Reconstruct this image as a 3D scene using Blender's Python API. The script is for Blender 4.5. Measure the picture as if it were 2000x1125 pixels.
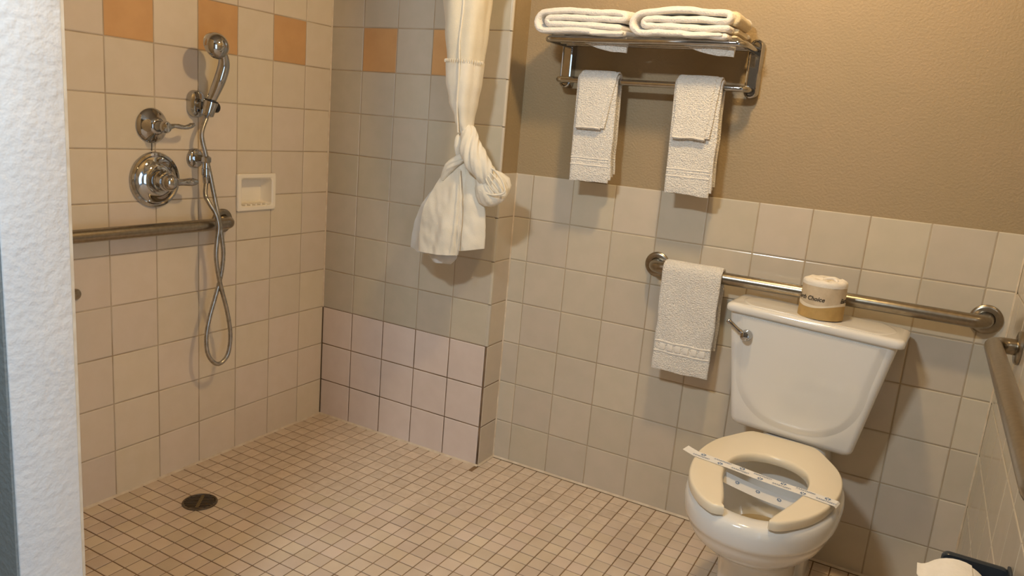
import bpy, bmesh, math, random
from mathutils import Vector, Matrix, noise
random.seed(7)
for o in list(bpy.data.objects): bpy.data.objects.remove(o, do_unlink=True)
SC = bpy.context.scene
COL = SC.collection
PI = math.pi

# ------------------------------------------------------------------ camera
CAM = Vector((2.05719, -2.24866, 1.24283))
RX = Vector((0.86980576, 0.48605358, 0.08479303))      # image right
RY = Vector((0.17605783, -0.14521186, -0.97361037))    # image down
RZ = Vector((-0.46091385, 0.86178039, -0.21187965))    # forward
FPX = 1476.97
cd = bpy.data.cameras.new('camera'); cam = bpy.data.objects.new('camera', cd); COL.objects.link(cam)
m = Matrix.Identity(4)
for i in range(3):
    m[i][0] = RX[i]; m[i][1] = -RY[i]; m[i][2] = -RZ[i]; m[i][3] = CAM[i]
cam.matrix_world = m
cd.sensor_width = 36; cd.lens = FPX/2000*36; cd.clip_start = 0.02
SC.camera = cam

# ------------------------------------------------------------------ world, lights, exposure
w = bpy.data.worlds.new('world'); SC.world = w; w.use_nodes = True
w.node_tree.nodes['Background'].inputs[0].default_value = (0.62, 0.78, 1.0, 1)
w.node_tree.nodes['Background'].inputs[1].default_value = 0.4
LAMP = Vector((1.62, -0.66, 2.25))
ld = bpy.data.lights.new('ceiling_bulb', 'POINT'); ld.energy = 37; ld.color = (1.0, 0.71, 0.36); ld.shadow_soft_size = 0.055
lo = bpy.data.objects.new('ceiling_bulb', ld); lo.location = LAMP; COL.objects.link(lo)
# daylight of the bedroom reaching in through the open doorway in the right wall, beside the camera
ad = bpy.data.lights.new('doorway_daylight', 'AREA'); ad.shape = 'RECTANGLE'; ad.size = 0.8; ad.size_y = 1.7
ad.energy = 11.5; ad.color = (0.60, 0.79, 1.0)
ao = bpy.data.objects.new('doorway_daylight', ad); ao.location = (2.62, -2.02, 1.0); ao.rotation_euler = (PI/2, 0, PI/2); COL.objects.link(ao)
# cool vanity light on the wall behind the camera
VL = Vector((1.22, -2.42, 2.31))
vd = bpy.data.lights.new('vanity_tube', 'AREA'); vd.shape = 'RECTANGLE'; vd.size = 0.24; vd.size_y = 0.10; vd.energy = 24; vd.color = (0.80, 0.92, 1.0)
vo = bpy.data.objects.new('vanity_tube', vd); vo.location = VL; vo.rotation_euler = (PI/2-math.radians(38), 0, 0); COL.objects.link(vo)
vs = SC.view_settings
vs.view_transform = 'Standard'; vs.look = 'None'; vs.gamma = 1; vs.exposure = 0.1; vs.use_curve_mapping = False

# ------------------------------------------------------------------ dimensions (metres)
T = 0.154                      # wall tile pitch
YC = 0.112                     # toilet wall tile face
XB = 0.767                     # right edge of shower end wall
XD = 2.298                     # right wall tile face
YP0, YP1, XP = -1.521, -1.635, 0.85   # partition
YF = -2.7                      # wall behind the camera
ZC = 2.44
ROWS = [0, 0.151] + [0.151+T*k for k in range(1, 13)]

def hit(u, v, ax, val):
    d = RX*((u-1000)/FPX) + RY*((v-562.5)/FPX) + RZ
    t = (val-CAM[ax])/d[ax]
    return CAM + d*t
def pix(p):
    q = Vector(p)-CAM; z = q.dot(RZ)
    return q.dot(RX)/z*FPX+1000, q.dot(RY)/z*FPX+562.5, z

# ------------------------------------------------------------------ materials
MATS = {}
def mat(name, col, rough=0.5, metal=0.0, var=0.0, nscale=0, ncol=None, bump=0.0, bscale=200, coat=0.0, sheen=0.0, spec=0.5, trans=0.0, alpha=1.0, nlo=0.35, nhi=0.65, detail=3.0, huevar=0.0, sss=0.0):
    if name in MATS: return MATS[name]
    M = bpy.data.materials.new(name); M.use_nodes = True
    nt = M.node_tree; N = nt.nodes; L = nt.links
    b = N['Principled BSDF']
    b.inputs['Base Color'].default_value = (*col, 1); b.inputs['Roughness'].default_value = rough
    b.inputs['Metallic'].default_value = metal; b.inputs['Coat Weight'].default_value = coat; b.inputs['Coat Roughness'].default_value = 0.08
    b.inputs['Sheen Weight'].default_value = sheen; b.inputs['Specular IOR Level'].default_value = spec
    b.inputs['Transmission Weight'].default_value = trans; b.inputs['Alpha'].default_value = alpha
    if sss: b.inputs['Subsurface Weight'].default_value = sss; b.inputs['Subsurface Radius'].default_value = (.02,.015,.01); b.inputs['Subsurface Scale'].default_value = 0.3
    tc = N.new('ShaderNodeTexCoord'); src = None
    geo = N.new('ShaderNodeNewGeometry')
    if nscale:
        n = N.new('ShaderNodeTexNoise'); n.inputs['Scale'].default_value = nscale; n.inputs['Detail'].default_value = detail
        L.new(geo.outputs['Position'], n.inputs['Vector'])
        r = N.new('ShaderNodeMapRange'); r.inputs[1].default_value = nlo; r.inputs[2].default_value = nhi
        L.new(n.outputs['Fac'], r.inputs[0])
        mx = N.new('ShaderNodeMix'); mx.data_type = 'RGBA'
        mx.inputs['A'].default_value = (*col, 1); mx.inputs['B'].default_value = (*ncol, 1)
        L.new(r.outputs[0], mx.inputs['Factor']); src = mx.outputs['Result']
    if var:
        oi = N.new('ShaderNodeObjectInfo')
        hs = N.new('ShaderNodeHueSaturation')
        r = N.new('ShaderNodeMapRange'); r.inputs[3].default_value = 1-var; r.inputs[4].default_value = 1+var
        L.new(oi.outputs['Random'], r.inputs[0]); L.new(r.outputs[0], hs.inputs['Value'])
        if huevar:
            w2 = N.new('ShaderNodeTexWhiteNoise'); w2.noise_dimensions = '1D'; L.new(oi.outputs['Random'], w2.inputs['W'])
            r2 = N.new('ShaderNodeMapRange'); r2.inputs[3].default_value = 1-huevar*8; r2.inputs[4].default_value = 1+huevar*8
            L.new(w2.outputs['Value'], r2.inputs[0]); L.new(r2.outputs[0], hs.inputs['Saturation'])
            w3 = N.new('ShaderNodeMapRange'); w3.inputs[3].default_value = 0.5-huevar; w3.inputs[4].default_value = 0.5+huevar
            L.new(w2.outputs['Value'], w3.inputs[0]); L.new(w3.outputs[0], hs.inputs['Hue'])
        if src: L.new(src, hs.inputs['Color'])
        else: hs.inputs['Color'].default_value = (*col, 1)
        src = hs.outputs['Color']
    if src: L.new(src, b.inputs['Base Color'])
    if bump:
        n = N.new('ShaderNodeTexNoise'); n.inputs['Scale'].default_value = bscale; n.inputs['Detail'].default_value = 2
        L.new(geo.outputs['Position'], n.inputs['Vector'])
        bp = N.new('ShaderNodeBump'); bp.inputs['Strength'].default_value = 1.0; bp.inputs['Distance'].default_value = bump
        L.new(n.outputs['Fac'], bp.inputs['Height']); L.new(bp.outputs['Normal'], b.inputs['Normal'])
    MATS[name] = M
    return M

m_tileA = mat('tile_cream_pink', (0.70, 0.60, 0.47), 0.24, var=0.04, nscale=18, ncol=(0.68, 0.58, 0.445), bump=0.0004, bscale=9, huevar=0.008)
m_tileB = mat('tile_grey_cream', (0.545, 0.49, 0.395), 0.24, var=0.04, nscale=18, ncol=(0.515, 0.47, 0.375), bump=0.0004, bscale=9, huevar=0.006)
m_tileP = mat('tile_pale_pink', (0.72, 0.62, 0.56), 0.26, var=0.03, nscale=15, ncol=(0.69, 0.59, 0.53), bump=0.0004, bscale=9)
m_tileC = mat('tile_beige', (0.60, 0.525, 0.42), 0.15, var=0.045, nscale=16, ncol=(0.57, 0.505, 0.40), bump=0.0004, bscale=9, huevar=0.007)
m_tileO = mat('tile_orange', (0.62, 0.36, 0.16), 0.26, var=0.05, nscale=14, ncol=(0.58, 0.33, 0.145), bump=0.0004, bscale=9)
m_grout = mat('grout_tan', (0.36, 0.27, 0.17), 0.9, nscale=7, ncol=(0.50, 0.41, 0.30), bump=0.0006, bscale=300)
m_groutC = mat('grout_light', (0.47, 0.385, 0.27), 0.9, nscale=7, ncol=(0.38, 0.29, 0.19), bump=0.0006, bscale=300)
m_groutB = mat('grout_dirty', (0.10, 0.06, 0.03), 0.9, nscale=9, ncol=(0.26, 0.17, 0.10), bump=0.0006, bscale=300)
m_groutF = mat('grout_floor', (0.20, 0.115, 0.05), 0.9, nscale=5, ncol=(0.30, 0.19, 0.10), bump=0.0006, bscale=300)
m_mosaic = mat('mosaic_beige', (0.70, 0.575, 0.45), 0.5, var=0.07, nscale=6, ncol=(0.63, 0.505, 0.385), bump=0.0004, bscale=160, huevar=0.008, spec=0.35)
m_mosaic_far = mat('mosaic_beige_joined', (0.70, 0.575, 0.45), 0.5, nscale=40, ncol=(0.63, 0.505, 0.385), bump=0.0004, bscale=160, spec=0.35)
m_caulk = mat('caulk_cream', (0.70, 0.60, 0.46), 0.6, nscale=30, ncol=(0.60, 0.48, 0.34))
m_paint = mat('taupe_paint', (0.365, 0.268, 0.152), 0.55, nscale=4, ncol=(0.345, 0.258, 0.142), bump=0.0014, bscale=150)
m_dkpaint = mat('darkened_brown', (0.16, 0.125, 0.085), 0.6, nscale=4, ncol=(0.15, 0.115, 0.08), bump=0.002, bscale=160)  # for the unseen wall, darkened so that it bounces less light
m_plaster = mat('white_plaster', (0.75, 0.75, 0.745), 0.6, nscale=12, ncol=(0.70, 0.71, 0.72), bump=0.0019, bscale=75)
m_slate = mat('slate_grey', (0.20, 0.235, 0.25), 0.6, bump=0.002, bscale=90)
m_ceil = mat('ceiling_darkened', (0.34, 0.31, 0.27), 0.8, bump=0.002, bscale=60)  # ceiling colour darkened to cut the lamp's bounce light
m_chrome = mat('chrome', (0.52, 0.52, 0.52), 0.06, metal=1.0, nscale=40, ncol=(0.46, 0.46, 0.46))
m_steel = mat('brushed_steel', (0.36, 0.315, 0.25), 0.28, metal=1.0, nscale=90, ncol=(0.31, 0.27, 0.21))
m_hose = mat('hose_steel', (0.50, 0.48, 0.44), 0.3, metal=1.0, nscale=60, ncol=(0.36, 0.34, 0.30))
m_black = mat('black_plastic', (0.015, 0.015, 0.016), 0.4)
m_dark = mat('hollow_shade', (0.012, 0.010, 0.008), 0.8)
m_drain = mat('drain_metal', (0.17, 0.145, 0.12), 0.42, metal=0.8, nscale=40, ncol=(0.16, 0.12, 0.07))
m_brass = mat('drain_brass', (0.20, 0.15, 0.07), 0.5, metal=0.7)
m_porc = mat('porcelain', (0.80, 0.78, 0.74), 0.12, nscale=5, ncol=(0.79, 0.77, 0.72), coat=0.4)
m_seat = mat('seat_plastic', (0.86, 0.76, 0.58), 0.22, nscale=5, ncol=(0.84, 0.74, 0.56))
m_water = mat('bowl_water', (0.55, 0.45, 0.28), 0.05, nscale=8, ncol=(0.50, 0.40, 0.24))
m_soap = mat('soap_ceramic', (0.90, 0.82, 0.68), 0.2, nscale=8, ncol=(0.88, 0.80, 0.65))
m_terry = mat('terry_white', (0.90, 0.86, 0.79), 0.95, sheen=0.25, bump=0.007, bscale=260, nscale=200, ncol=(0.80, 0.755, 0.68), detail=4)
m_terrydk = mat('terry_border', (0.86, 0.81, 0.73), 0.9, sheen=0.2, bump=0.0015, bscale=500)
m_soft = mat('towel_soft', (0.90, 0.85, 0.77), 0.95, sheen=0.3, bump=0.002, bscale=260, nscale=60, ncol=(0.86, 0.80, 0.72))
m_softY = mat('towel_ecru', (0.72, 0.60, 0.38), 0.95, sheen=0.3, bump=0.002, bscale=260)
m_cloth = mat('curtain_cotton', (0.80, 0.74, 0.62), 0.85, sheen=0.2, bump=0.0006, bscale=400, nscale=25, ncol=(0.77, 0.71, 0.58))
m_sheer = mat('curtain_sheer', (0.76, 0.69, 0.54), 0.85, sheen=0.2, bump=0.0008, bscale=500, nscale=20, ncol=(0.72, 0.65, 0.50))
m_liner = mat('curtain_liner', (0.82, 0.82, 0.80), 0.5, alpha=0.55)
m_paper = mat('tissue_paper', (0.85, 0.79, 0.70), 0.95, bump=0.0008, bscale=220, nscale=50, ncol=(0.82, 0.76, 0.66))
m_wrap = mat('wrapper_beige', (0.66, 0.54, 0.38), 0.6, nscale=40, ncol=(0.58, 0.46, 0.31), bump=0.0008, bscale=120)
m_gold = mat('wrapper_gold', (0.52, 0.335, 0.12), 0.55, nscale=40, ncol=(0.46, 0.295, 0.10), bump=0.0008, bscale=120)
m_wrapw = mat('wrapper_white', (0.80, 0.70, 0.54), 0.6, bump=0.0008, bscale=120)
m_ink = mat('ink_dark', (0.05, 0.04, 0.03), 0.6)
m_inkblue = mat('ink_blue', (0.03, 0.12, 0.30), 0.6)
m_strip = mat('strip_paper', (0.84, 0.82, 0.78), 0.6)
m_strip2 = mat('strip_paper_under', (0.78, 0.76, 0.73), 0.6, alpha=0.8)
m_navy = mat('navy_plastic', (0.022, 0.030, 0.040), 0.35, nscale=30, ncol=(0.026, 0.034, 0.044))
m_glow = bpy.data.materials.new('lamp_glass'); m_glow.use_nodes = True
_b = m_glow.node_tree.nodes['Principled BSDF']; _b.inputs['Base Color'].default_value = (.9,.8,.6,1); _b.inputs['Emission Color'].default_value = (1,.72,.42,1); _b.inputs['Emission Strength'].default_value = 6

# ------------------------------------------------------------------ object helpers
def link(name, me, parent=None, material=None, smooth=None):
    o = bpy.data.objects.new(name, me); COL.objects.link(o)
    if parent: o.parent = parent
    if material is not None and len(me.materials) == 0: me.materials.append(material)
    return o
def finish(name, bm, material, parent=None, smooth=40, loc=None):
    bmesh.ops.remove_doubles(bm, verts=bm.verts, dist=1e-6)
    bmesh.ops.recalc_face_normals(bm, faces=bm.faces)
    me = bpy.data.meshes.new(name); bm.to_mesh(me); bm.free()
    me.materials.append(material)
    if smooth is not None:
        for p in me.polygons: p.use_smooth = True
        me.set_sharp_from_angle(angle=math.radians(smooth))
    o = link(name, me, parent)
    return o
def tag(o, label, cat, group=None, kind=None):
    o['label'] = label; o['category'] = cat
    if group: o['group'] = group
    if kind: o['kind'] = kind
    return o
def thing(name, label, cat, loc=(0,0,0), group=None):
    o = bpy.data.objects.new(name, None); COL.objects.link(o); o.location = loc; o.empty_display_size = 0.05
    tag(o, label, cat, group)
    o.matrix_world = Matrix.Translation(loc)
    return o
def reparent(o, par):
    o.parent = par; o.matrix_parent_inverse = Matrix.Translation(par.location).inverted() if par.type == 'EMPTY' else Matrix.Identity(4)
    return o
def add_box(bm, a, b):
    x0,y0,z0 = a; x1,y1,z1 = b
    v = [bm.verts.new(p) for p in ((x0,y0,z0),(x1,y0,z0),(x1,y1,z0),(x0,y1,z0),(x0,y0,z1),(x1,y0,z1),(x1,y1,z1),(x0,y1,z1))]
    for f in ((0,3,2,1),(4,5,6,7),(0,1,5,4),(1,2,6,5),(2,3,7,6),(3,0,4,7)): bm.faces.new([v[i] for i in f])
    return v
def add_loft(bm, rings, closed=True, cap0=True, cap1=True):
    vr = [[bm.verts.new(p) for p in r] for r in rings]
    n = len(vr[0])
    for i in range(len(vr)-1):
        for j in range(n if closed else n-1):
            k = (j+1) % n
            bm.faces.new((vr[i][j], vr[i][k], vr[i+1][k], vr[i+1][j]))
    if closed and cap0: bm.faces.new(vr[0][::-1])
    if closed and cap1: bm.faces.new(vr[-1])
    return vr
def smoothpath(pts, n):
    P = [Vector(p) for p in pts]; out = []
    Q = [P[0]*2-P[1]] + P + [P[-1]*2-P[-2]]
    for i in range(1, len(Q)-2):
        for k in range(n):
            t = k/n; a,b,c,d = Q[i-1],Q[i],Q[i+1],Q[i+2]
            out.append(0.5*((2*b)+(c-a)*t+(2*a-5*b+4*c-d)*t*t+(3*b-a-3*c+d)*t**3))
    out.append(P[-1]); return out
def add_tube(bm, path, r, seg=16, cap=True):
    path = [Vector(p) for p in path]; n = len(path)
    rs = r if isinstance(r, (list, tuple)) else [r]*n
    tang = [(path[min(i+1,n-1)]-path[max(i-1,0)]).normalized() for i in range(n)]
    up = Vector((0,0,1)) if abs(tang[0].z) < 0.9 else Vector((0,1,0))
    nrm = (up - tang[0]*up.dot(tang[0])).normalized(); rings = []
    for i in range(n):
        nrm = (nrm - tang[i]*nrm.dot(tang[i])).normalized(); bi = tang[i].cross(nrm)
        rings.append([path[i]+(nrm*math.cos(2*PI*k/seg)+bi*math.sin(2*PI*k/seg))*rs[i] for k in range(seg)])
    return add_loft(bm, rings, True, cap, cap)
def frame(axis):
    a = Vector(axis).normalized(); u = Vector((0,0,1)) if abs(a.z) < 0.9 else Vector((1,0,0))
    e1 = (u - a*u.dot(a)).normalized(); e2 = a.cross(e1)
    return a, e1, e2
def add_lathe(bm, c, axis, prof, seg=32, sx=1, sy=1, cap=True):
    """prof: list of (distance along axis, radius)"""
    a, e1, e2 = frame(axis); c = Vector(c)
    rings = [[c+a*h+(e1*math.cos(2*PI*k/seg)*sx+e2*math.sin(2*PI*k/seg)*sy)*max(r,1e-5) for k in range(seg)] for h, r in prof]
    return add_loft(bm, rings, True, cap, cap)
def rrect(cx, cy, hx, hy, r, z, n=6):
    pts = []
    for (sx, sy, a0) in ((1,1,0),(-1,1,90),(-1,-1,180),(1,-1,270)):
        for k in range(n+1):
            a = math.radians(a0+90*k/n)
            pts.append(Vector((cx+sx*(hx-r)+r*math.cos(a), cy+sy*(hy-r)+r*math.sin(a), z)))
    return pts
def add_flat(bm, outline, axisvec, thick):
    """closed outline extruded by a vector"""
    d = Vector(axisvec).normalized()*thick
    return add_loft(bm, [[Vector(p) for p in outline], [Vector(p)+d for p in outline]])
def bevel(bm, w, seg=2, angle=35):
    bmesh.ops.remove_doubles(bm, verts=bm.verts, dist=1e-6)
    bmesh.ops.recalc_face_normals(bm, faces=bm.faces)
    ed = [e for e in bm.edges if len(e.link_faces) == 2 and e.calc_face_angle(0) > math.radians(angle)]
    bmesh.ops.bevel(bm, geom=ed, offset=w, segments=seg, affect='EDGES', profile=0.5)
def text_mesh(body, size, shear=0.0, extrude=0.0, bold=0.0):
    cu = bpy.data.curves.new('t', 'FONT'); cu.body = body; cu.size = size; cu.shear = shear; cu.extrude = extrude; cu.offset = bold
    cu.align_x = 'CENTER'; cu.align_y = 'CENTER'; cu.resolution_u = 3
    o = bpy.data.objects.new('t', cu); COL.objects.link(o)
    dg = bpy.context.evaluated_depsgraph_get()
    me = bpy.data.meshes.new_from_object(o.evaluated_get(dg))
    bpy.data.objects.remove(o, do_unlink=True); bpy.data.curves.remove(cu)
    me.materials.clear()
    return me

# ------------------------------------------------------------------ the setting
def slab(name, boxes, material, label, cat='wall', kind='structure'):
    bm = bmesh.new()
    for a, b in boxes: add_box(bm, a, b)
    o = finish(name, bm, material, smooth=None)
    tag(o, label, cat, kind=kind); return o
def holed(x0, x1, y0, y1, z0, z1, hy0, hy1, hz0, hz1):
    return [((x0,y0,z0),(x1,y1,hz0)), ((x0,y0,hz1),(x1,y1,z1)), ((x0,y0,hz0),(x1,hy0,hz1)), ((x0,hy1,hz0),(x1,y1,hz1))]

_tm = {}
def tile_mesh(wd, ht, th=0.007, e=0.0028, dr=0.0016):
    k = (round(wd,4), round(ht,4), th)
    if k in _tm: return _tm[k]
    a, b = wd/2, ht/2
    def R(i, z): return [(-a+i,-b+i,z),(a-i,-b+i,z),(a-i,b-i,z),(-a+i,b-i,z)]
    vs_ = R(0,-th)+R(0,-dr)+R(e*0.35,-dr*0.4)+R(e,0)
    fs = []
    for l in range(3):
        for j in range(4):
            k2 = (j+1) % 4; fs.append((l*4+j, l*4+k2, l*4+4+k2, l*4+4+j))
    fs.append((12,13,14,15))
    me = bpy.data.meshes.new('tile'); me.from_pydata(vs_, [], fs); me.update()
    for i, p in enumerate(me.polygons): p.use_smooth = False
    me.materials.append(m_tileC)
    _tm[k] = me; return me
def put_tile(par, c, u, n, wd, ht, material, gap=0.003, name='tile', th=0.007, jit=0.0022, v=Vector((0,0,1))):
    me = tile_mesh(wd-gap, ht-gap, th, .0028 if th > .005 else .0014, .0016 if th > .005 else .0009)
    o = bpy.data.objects.new(name, me); COL.objects.link(o)
    u = Vector(u); n = Vector(n)
    M = Matrix.Identity(4)
    for i in range(3): M[i][0] = u[i]; M[i][1] = v[i]; M[i][2] = n[i]
    J = Matrix.Rotation(random.uniform(-jit,jit),4,'X') @ Matrix.Rotation(random.uniform(-jit,jit),4,'Y')
    o.matrix_world = Matrix.Translation(Vector(c)+n*random.uniform(-.0005,.0002)) @ M @ J
    o.parent = par
    o.material_slots[0].link = 'OBJECT'; o.material_slots[0].material = material
    return o

# ---- floor with 2-inch mosaics
MP = 0.051
FL = slab('floor', [((-0.12,YF,-0.1),(XD+0.12,YC+0.12,-0.0022))], m_groutF, 'beige square mosaic tile floor with brown grout', 'floor')
cells = []
for i in range(0, 46):
    for j in range(-57, 3):
        x0, x1 = i*MP, (i+1)*MP; y1 = 0.105+j*MP; y0 = y1-MP
        x1 = min(x1, XD-0.001)
        ylim = YC-0.001 if x0 >= XB-0.02 else -0.001
        if x0 < XB+0.012 <= x1 and y1 > 0: x0 = XB+0.012
        y1 = min(y1, ylim)
        if x1-x0 < 0.012 or y1-y0 < 0.012: continue
        if y0 < YF: continue
        if y0 < YP0 and y1 > YP1 and x0 < XP: continue
        cx, cy = (x0+x1)/2, (y0+y1)/2
        px, py, pz = pix((cx, cy, 0))
        area = 0
        if pz > 0.1:
            c4 = [pix(q) for q in ((x0,y0,0),(x1,y0,0),(x1,y1,0),(x0,y1,0))]
            if all(q[2] > .1 and 150 < q[0] < 2010 and q[1] < 1150 for q in c4) and not (1330 < px < 1680 and py > 900 and cx > 1.66):
                area = abs(sum(c4[k][0]*c4[(k+1)%4][1]-c4[(k+1)%4][0]*c4[k][1] for k in range(4)))/2
        cells.append((area, x0, x1, y0, y1))
cells.sort(key=lambda c: -c[0])
for a, x0, x1, y0, y1 in cells[:300]:
    put_tile(FL, ((x0+x1)/2, (y0+y1)/2, 0), (1,0,0), (0,0,1), x1-x0, y1-y0, m_mosaic, gap=0.0034, name='mosaic_tile', th=0.003, jit=0.006, v=Vector((0,1,0)))
V, F = [], []
for a, x0, x1, y0, y1 in cells[300:]:
    g = 0.0017; e = 0.0022; k = len(V); dz = random.uniform(-.0003, .0002)
    A = (x0+g, x1-g, y0+g, y1-g)
    for ins, z in ((0,-.003),(0,-.0014),(e,0)):
        V += [(A[0]+ins,A[2]+ins,z+dz),(A[1]-ins,A[2]+ins,z+dz),(A[1]-ins,A[3]-ins,z+dz),(A[0]+ins,A[3]-ins,z+dz)]
    for l in range(2):
        for j in range(4): F.append((k+l*4+j, k+l*4+(j+1)%4, k+l*4+4+(j+1)%4, k+l*4+4+j))
    F.append((k+8,k+9,k+10,k+11))
me = bpy.data.meshes.new('mosaic_field'); me.from_pydata(V, [], F); me.update(); me.materials.append(m_mosaic_far)
o = link('mosaic_field', me, FL); o['kind'] = 'stuff'
# per-island tint for the joined tiles
nt = m_mosaic_far.node_tree; g = [n for n in nt.nodes if n.type == 'NEW_GEOMETRY'][0]; mx = [n for n in nt.nodes if n.type == 'MIX'][0]
hs = nt.nodes.new('ShaderNodeHueSaturation'); mr = nt.nodes.new('ShaderNodeMapRange'); mr.inputs[3].default_value = .93; mr.inputs[4].default_value = 1.07
nt.links.new(g.outputs['Random Per Island'], mr.inputs[0]); nt.links.new(mr.outputs[0], hs.inputs['Value'])
nt.links.new(mx.outputs['Result'], hs.inputs['Color']); nt.links.new(hs.outputs['Color'], nt.nodes['Principled BSDF'].inputs['Base Color'])

# ---- shower long wall (left)
SY0, SY1, SZ0, SZ1 = -0.443, -0.272, 0.870, 0.998      # soap dish opening
HY0, HY1, HZ0, HZ1 = SY0+0.012, SY1-0.012, SZ0+0.012, SZ1-0.012
WL = slab('wall_left', holed(-0.12,-0.006, YF,0.10, 0,ZC, HY0,HY1,HZ0,HZ1), m_paint, 'long shower wall of cream tiles with an orange checker row')
bm = bmesh.new()
for a, b in holed(-0.006,-0.0018, YP0,0, 0,ROWS[12], HY0,HY1,HZ0,HZ1): add_box(bm, a, b)
finish('grout_bed', bm, m_grout, WL, None)
ya = [0, -0.131]
while ya[-1]-T > YP0-0.01: ya.append(ya[-1]-T)
ya[-1] = YP0
for ci in range(len(ya)-1):
    for ri in range(12):
        y1, y0, z0, z1 = ya[ci], ya[ci+1], ROWS[ri], ROWS[ri+1]
        orange = ri == 9 and ci in (1, 3, 5, 7)
        mt = m_tileO if orange else m_tileA
        # cut round the soap dish
        if ci == 2 and ri == 5: z1 = SZ0+0.004
        if ci == 2 and ri == 6: z0 = SZ1-0.004
        put_tile(WL, (0,(y0+y1)/2,(z0+z1)/2), (0,1,0), (1,0,0), y1-y0, z1-z0, mt)

# ---- shower end wall (rear)
WB = slab('wall_rear', [((-0.12,0.006,0),(XB-0.006,0.23,ZC))], m_paint, 'narrow shower end wall with pinkish lower tile rows')
bm = bmesh.new(); add_box(bm, (0,0.0018,ROWS[3]),(XB-0.004,0.007,ROWS[12])); finish('grout_bed', bm, m_grout, WB, None)
bm = bmesh.new(); add_box(bm, (0,0.0018,0),(XB-0.004,0.007,ROWS[3])); finish('stained_grout_bed', bm, m_groutB, WB, None)
xb = [0, 0.152, 0.152+T, 0.152+2*T, 0.152+3*T, XB]
for ci in range(5):
    for ri in range(12):
        mt = m_tileP if ri < 3 else m_tileB
        if ri == 9 and ci in (1, 3): mt = m_tileO
        if ci == 4 and ri >= 3: mt = m_tileB
        put_tile(WB, ((xb[ci]+xb[ci+1])/2, 0, (ROWS[ri]+ROWS[ri+1])/2), (1,0,0), (0,-1,0), xb[ci+1]-xb[ci], ROWS[ri+1]-ROWS[ri], mt, gap=0.0034 if ri < 3 else 0.003)
# bullnose edging of the end wall and the tiled return beside it
for ri in range(12):
    bm = bmesh.new()
    z0, z1 = ROWS[ri]+.0015, ROWS[ri+1]-.0015
    prof = [(-.0015,.0072)]+[(.006*math.sin(a)-.0015, .0075-.0075*math.cos(a)) for a in [PI/2*k/6 for k in range(7)]][::-1]
    if ri >= 3:
        q_ = .005 if ri >= 7 else .0085
        pr_ = [(XB-0.0015, 0.0), (XB+q_*.3,0.0003), (XB+q_*.75,0.0017), (XB+q_*.96,0.0038), (XB+q_,0.008), (XB-0.0015,0.008)]
        add_loft(bm, [[(x,y,z0) for x,y in pr_],[(x,y,z1) for x,y in pr_]])
        finish('bullnose_edge', bm, m_tileC if ri >= 7 else m_tileB, WB, 60)
    else: bm.free()
WR = slab('wall_return', [((XB-0.006,0.006,0),(XB+0.002,YC+0.02,ZC))], m_paint, 'short painted return wall beside the shower end wall, tiled below')
bm = bmesh.new(); add_box(bm, (XB,0.001,0),(XB+0.0065,YC,ROWS[3])); finish('stained_grout_bed', bm, m_groutB, WR, None)
bm = bmesh.new(); add_box(bm, (XB,0.006,ROWS[3]),(XB+0.0065,YC,ROWS[7])); finish('grout_bed', bm, m_groutC, WR, None)
for ri in range(7):
    y0_ = .001 if ri < 3 else .0075
    put_tile(WR, (XB+0.008, (y0_+YC)/2, (ROWS[ri]+ROWS[ri+1])/2), (0,1,0), (1,0,0), YC-y0_, ROWS[ri+1]-ROWS[ri], m_tileC)

# ---- toilet wall (back)
WC = slab('wall_back', [((XB-0.02,YC+0.008,0),(XD+0.12,YC+0.12,ZC))], m_paint, 'taupe painted wall behind the toilet with beige tile wainscot')
bm = bmesh.new(); add_box(bm, (XB+0.008,YC+0.0018,0),(XD,YC+0.009,ROWS[7]-.002)); finish('grout_bed', bm, m_groutC, WC, None)
xc = [XB+0.008, 0.766+0.076]
while xc[-1]+T < XD-0.02: xc.append(xc[-1]+T)
xc.append(XD)
for ci in range(len(xc)-1):
    for ri in range(7):
        put_tile(WC, ((xc[ci]+xc[ci+1])/2, YC, (ROWS[ri]+ROWS[ri+1])/2), (1,0,0), (0,-1,0), xc[ci+1]-xc[ci], ROWS[ri+1]-ROWS[ri], m_tileC, gap=0.0026)
# ---- right wall
WD = slab('wall_right', [((XD+0.008,-1.58,0),(XD+0.12,YC+0.02,ZC)), ((XD+0.008,-2.48,2.05),(XD+0.12,-1.58,ZC)), ((XD+0.008,YF,0),(XD+0.12,-2.48,ZC))], m_paint, 'right hand wall with glossy beige tile wainscot and grab bar')
bm = bmesh.new(); add_box(bm, (XD+0.0018,-1.57,0),(XD+0.009,YC,ROWS[7]-.002)); finish('grout_bed', bm, m_groutC, WD, None)
yd = [YC, YC-0.1]
while yd[-1]-T > -1.6: yd.append(yd[-1]-T)
for ci in range(len(yd)-1):
    for ri in range(7):
        put_tile(WD, (XD,(yd[ci]+yd[ci+1])/2,(ROWS[ri]+ROWS[ri+1])/2), (0,-1,0), (-1,0,0), yd[ci]-yd[ci+1], ROWS[ri+1]-ROWS[ri], m_tileC)
# ---- partition at the near end of the shower
bm = bmesh.new(); add_box(bm, (-0.006,YP1+0.004,0),(XP,YP0-0.004,ZC)); bevel(bm, 0.004, 2)
WP = tag(finish('wall_partition', bm, m_plaster, None, 40), 'white textured plaster end of the partition in the left foreground', 'wall', kind='structure')
bm = bmesh.new(); add_box(bm, (-0.004,YP1,0),(XP-0.003,YP1+0.0045,ZC)); finish('near_face', bm, m_slate, WP, None)  # near side of the partition in dark slate grey
bm = bmesh.new(); add_box(bm, (0,YP0-0.005,0),(XP-0.001,YP0,ZC)); finish('tile_edge_trim', bm, m_caulk, WP, None)
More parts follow.
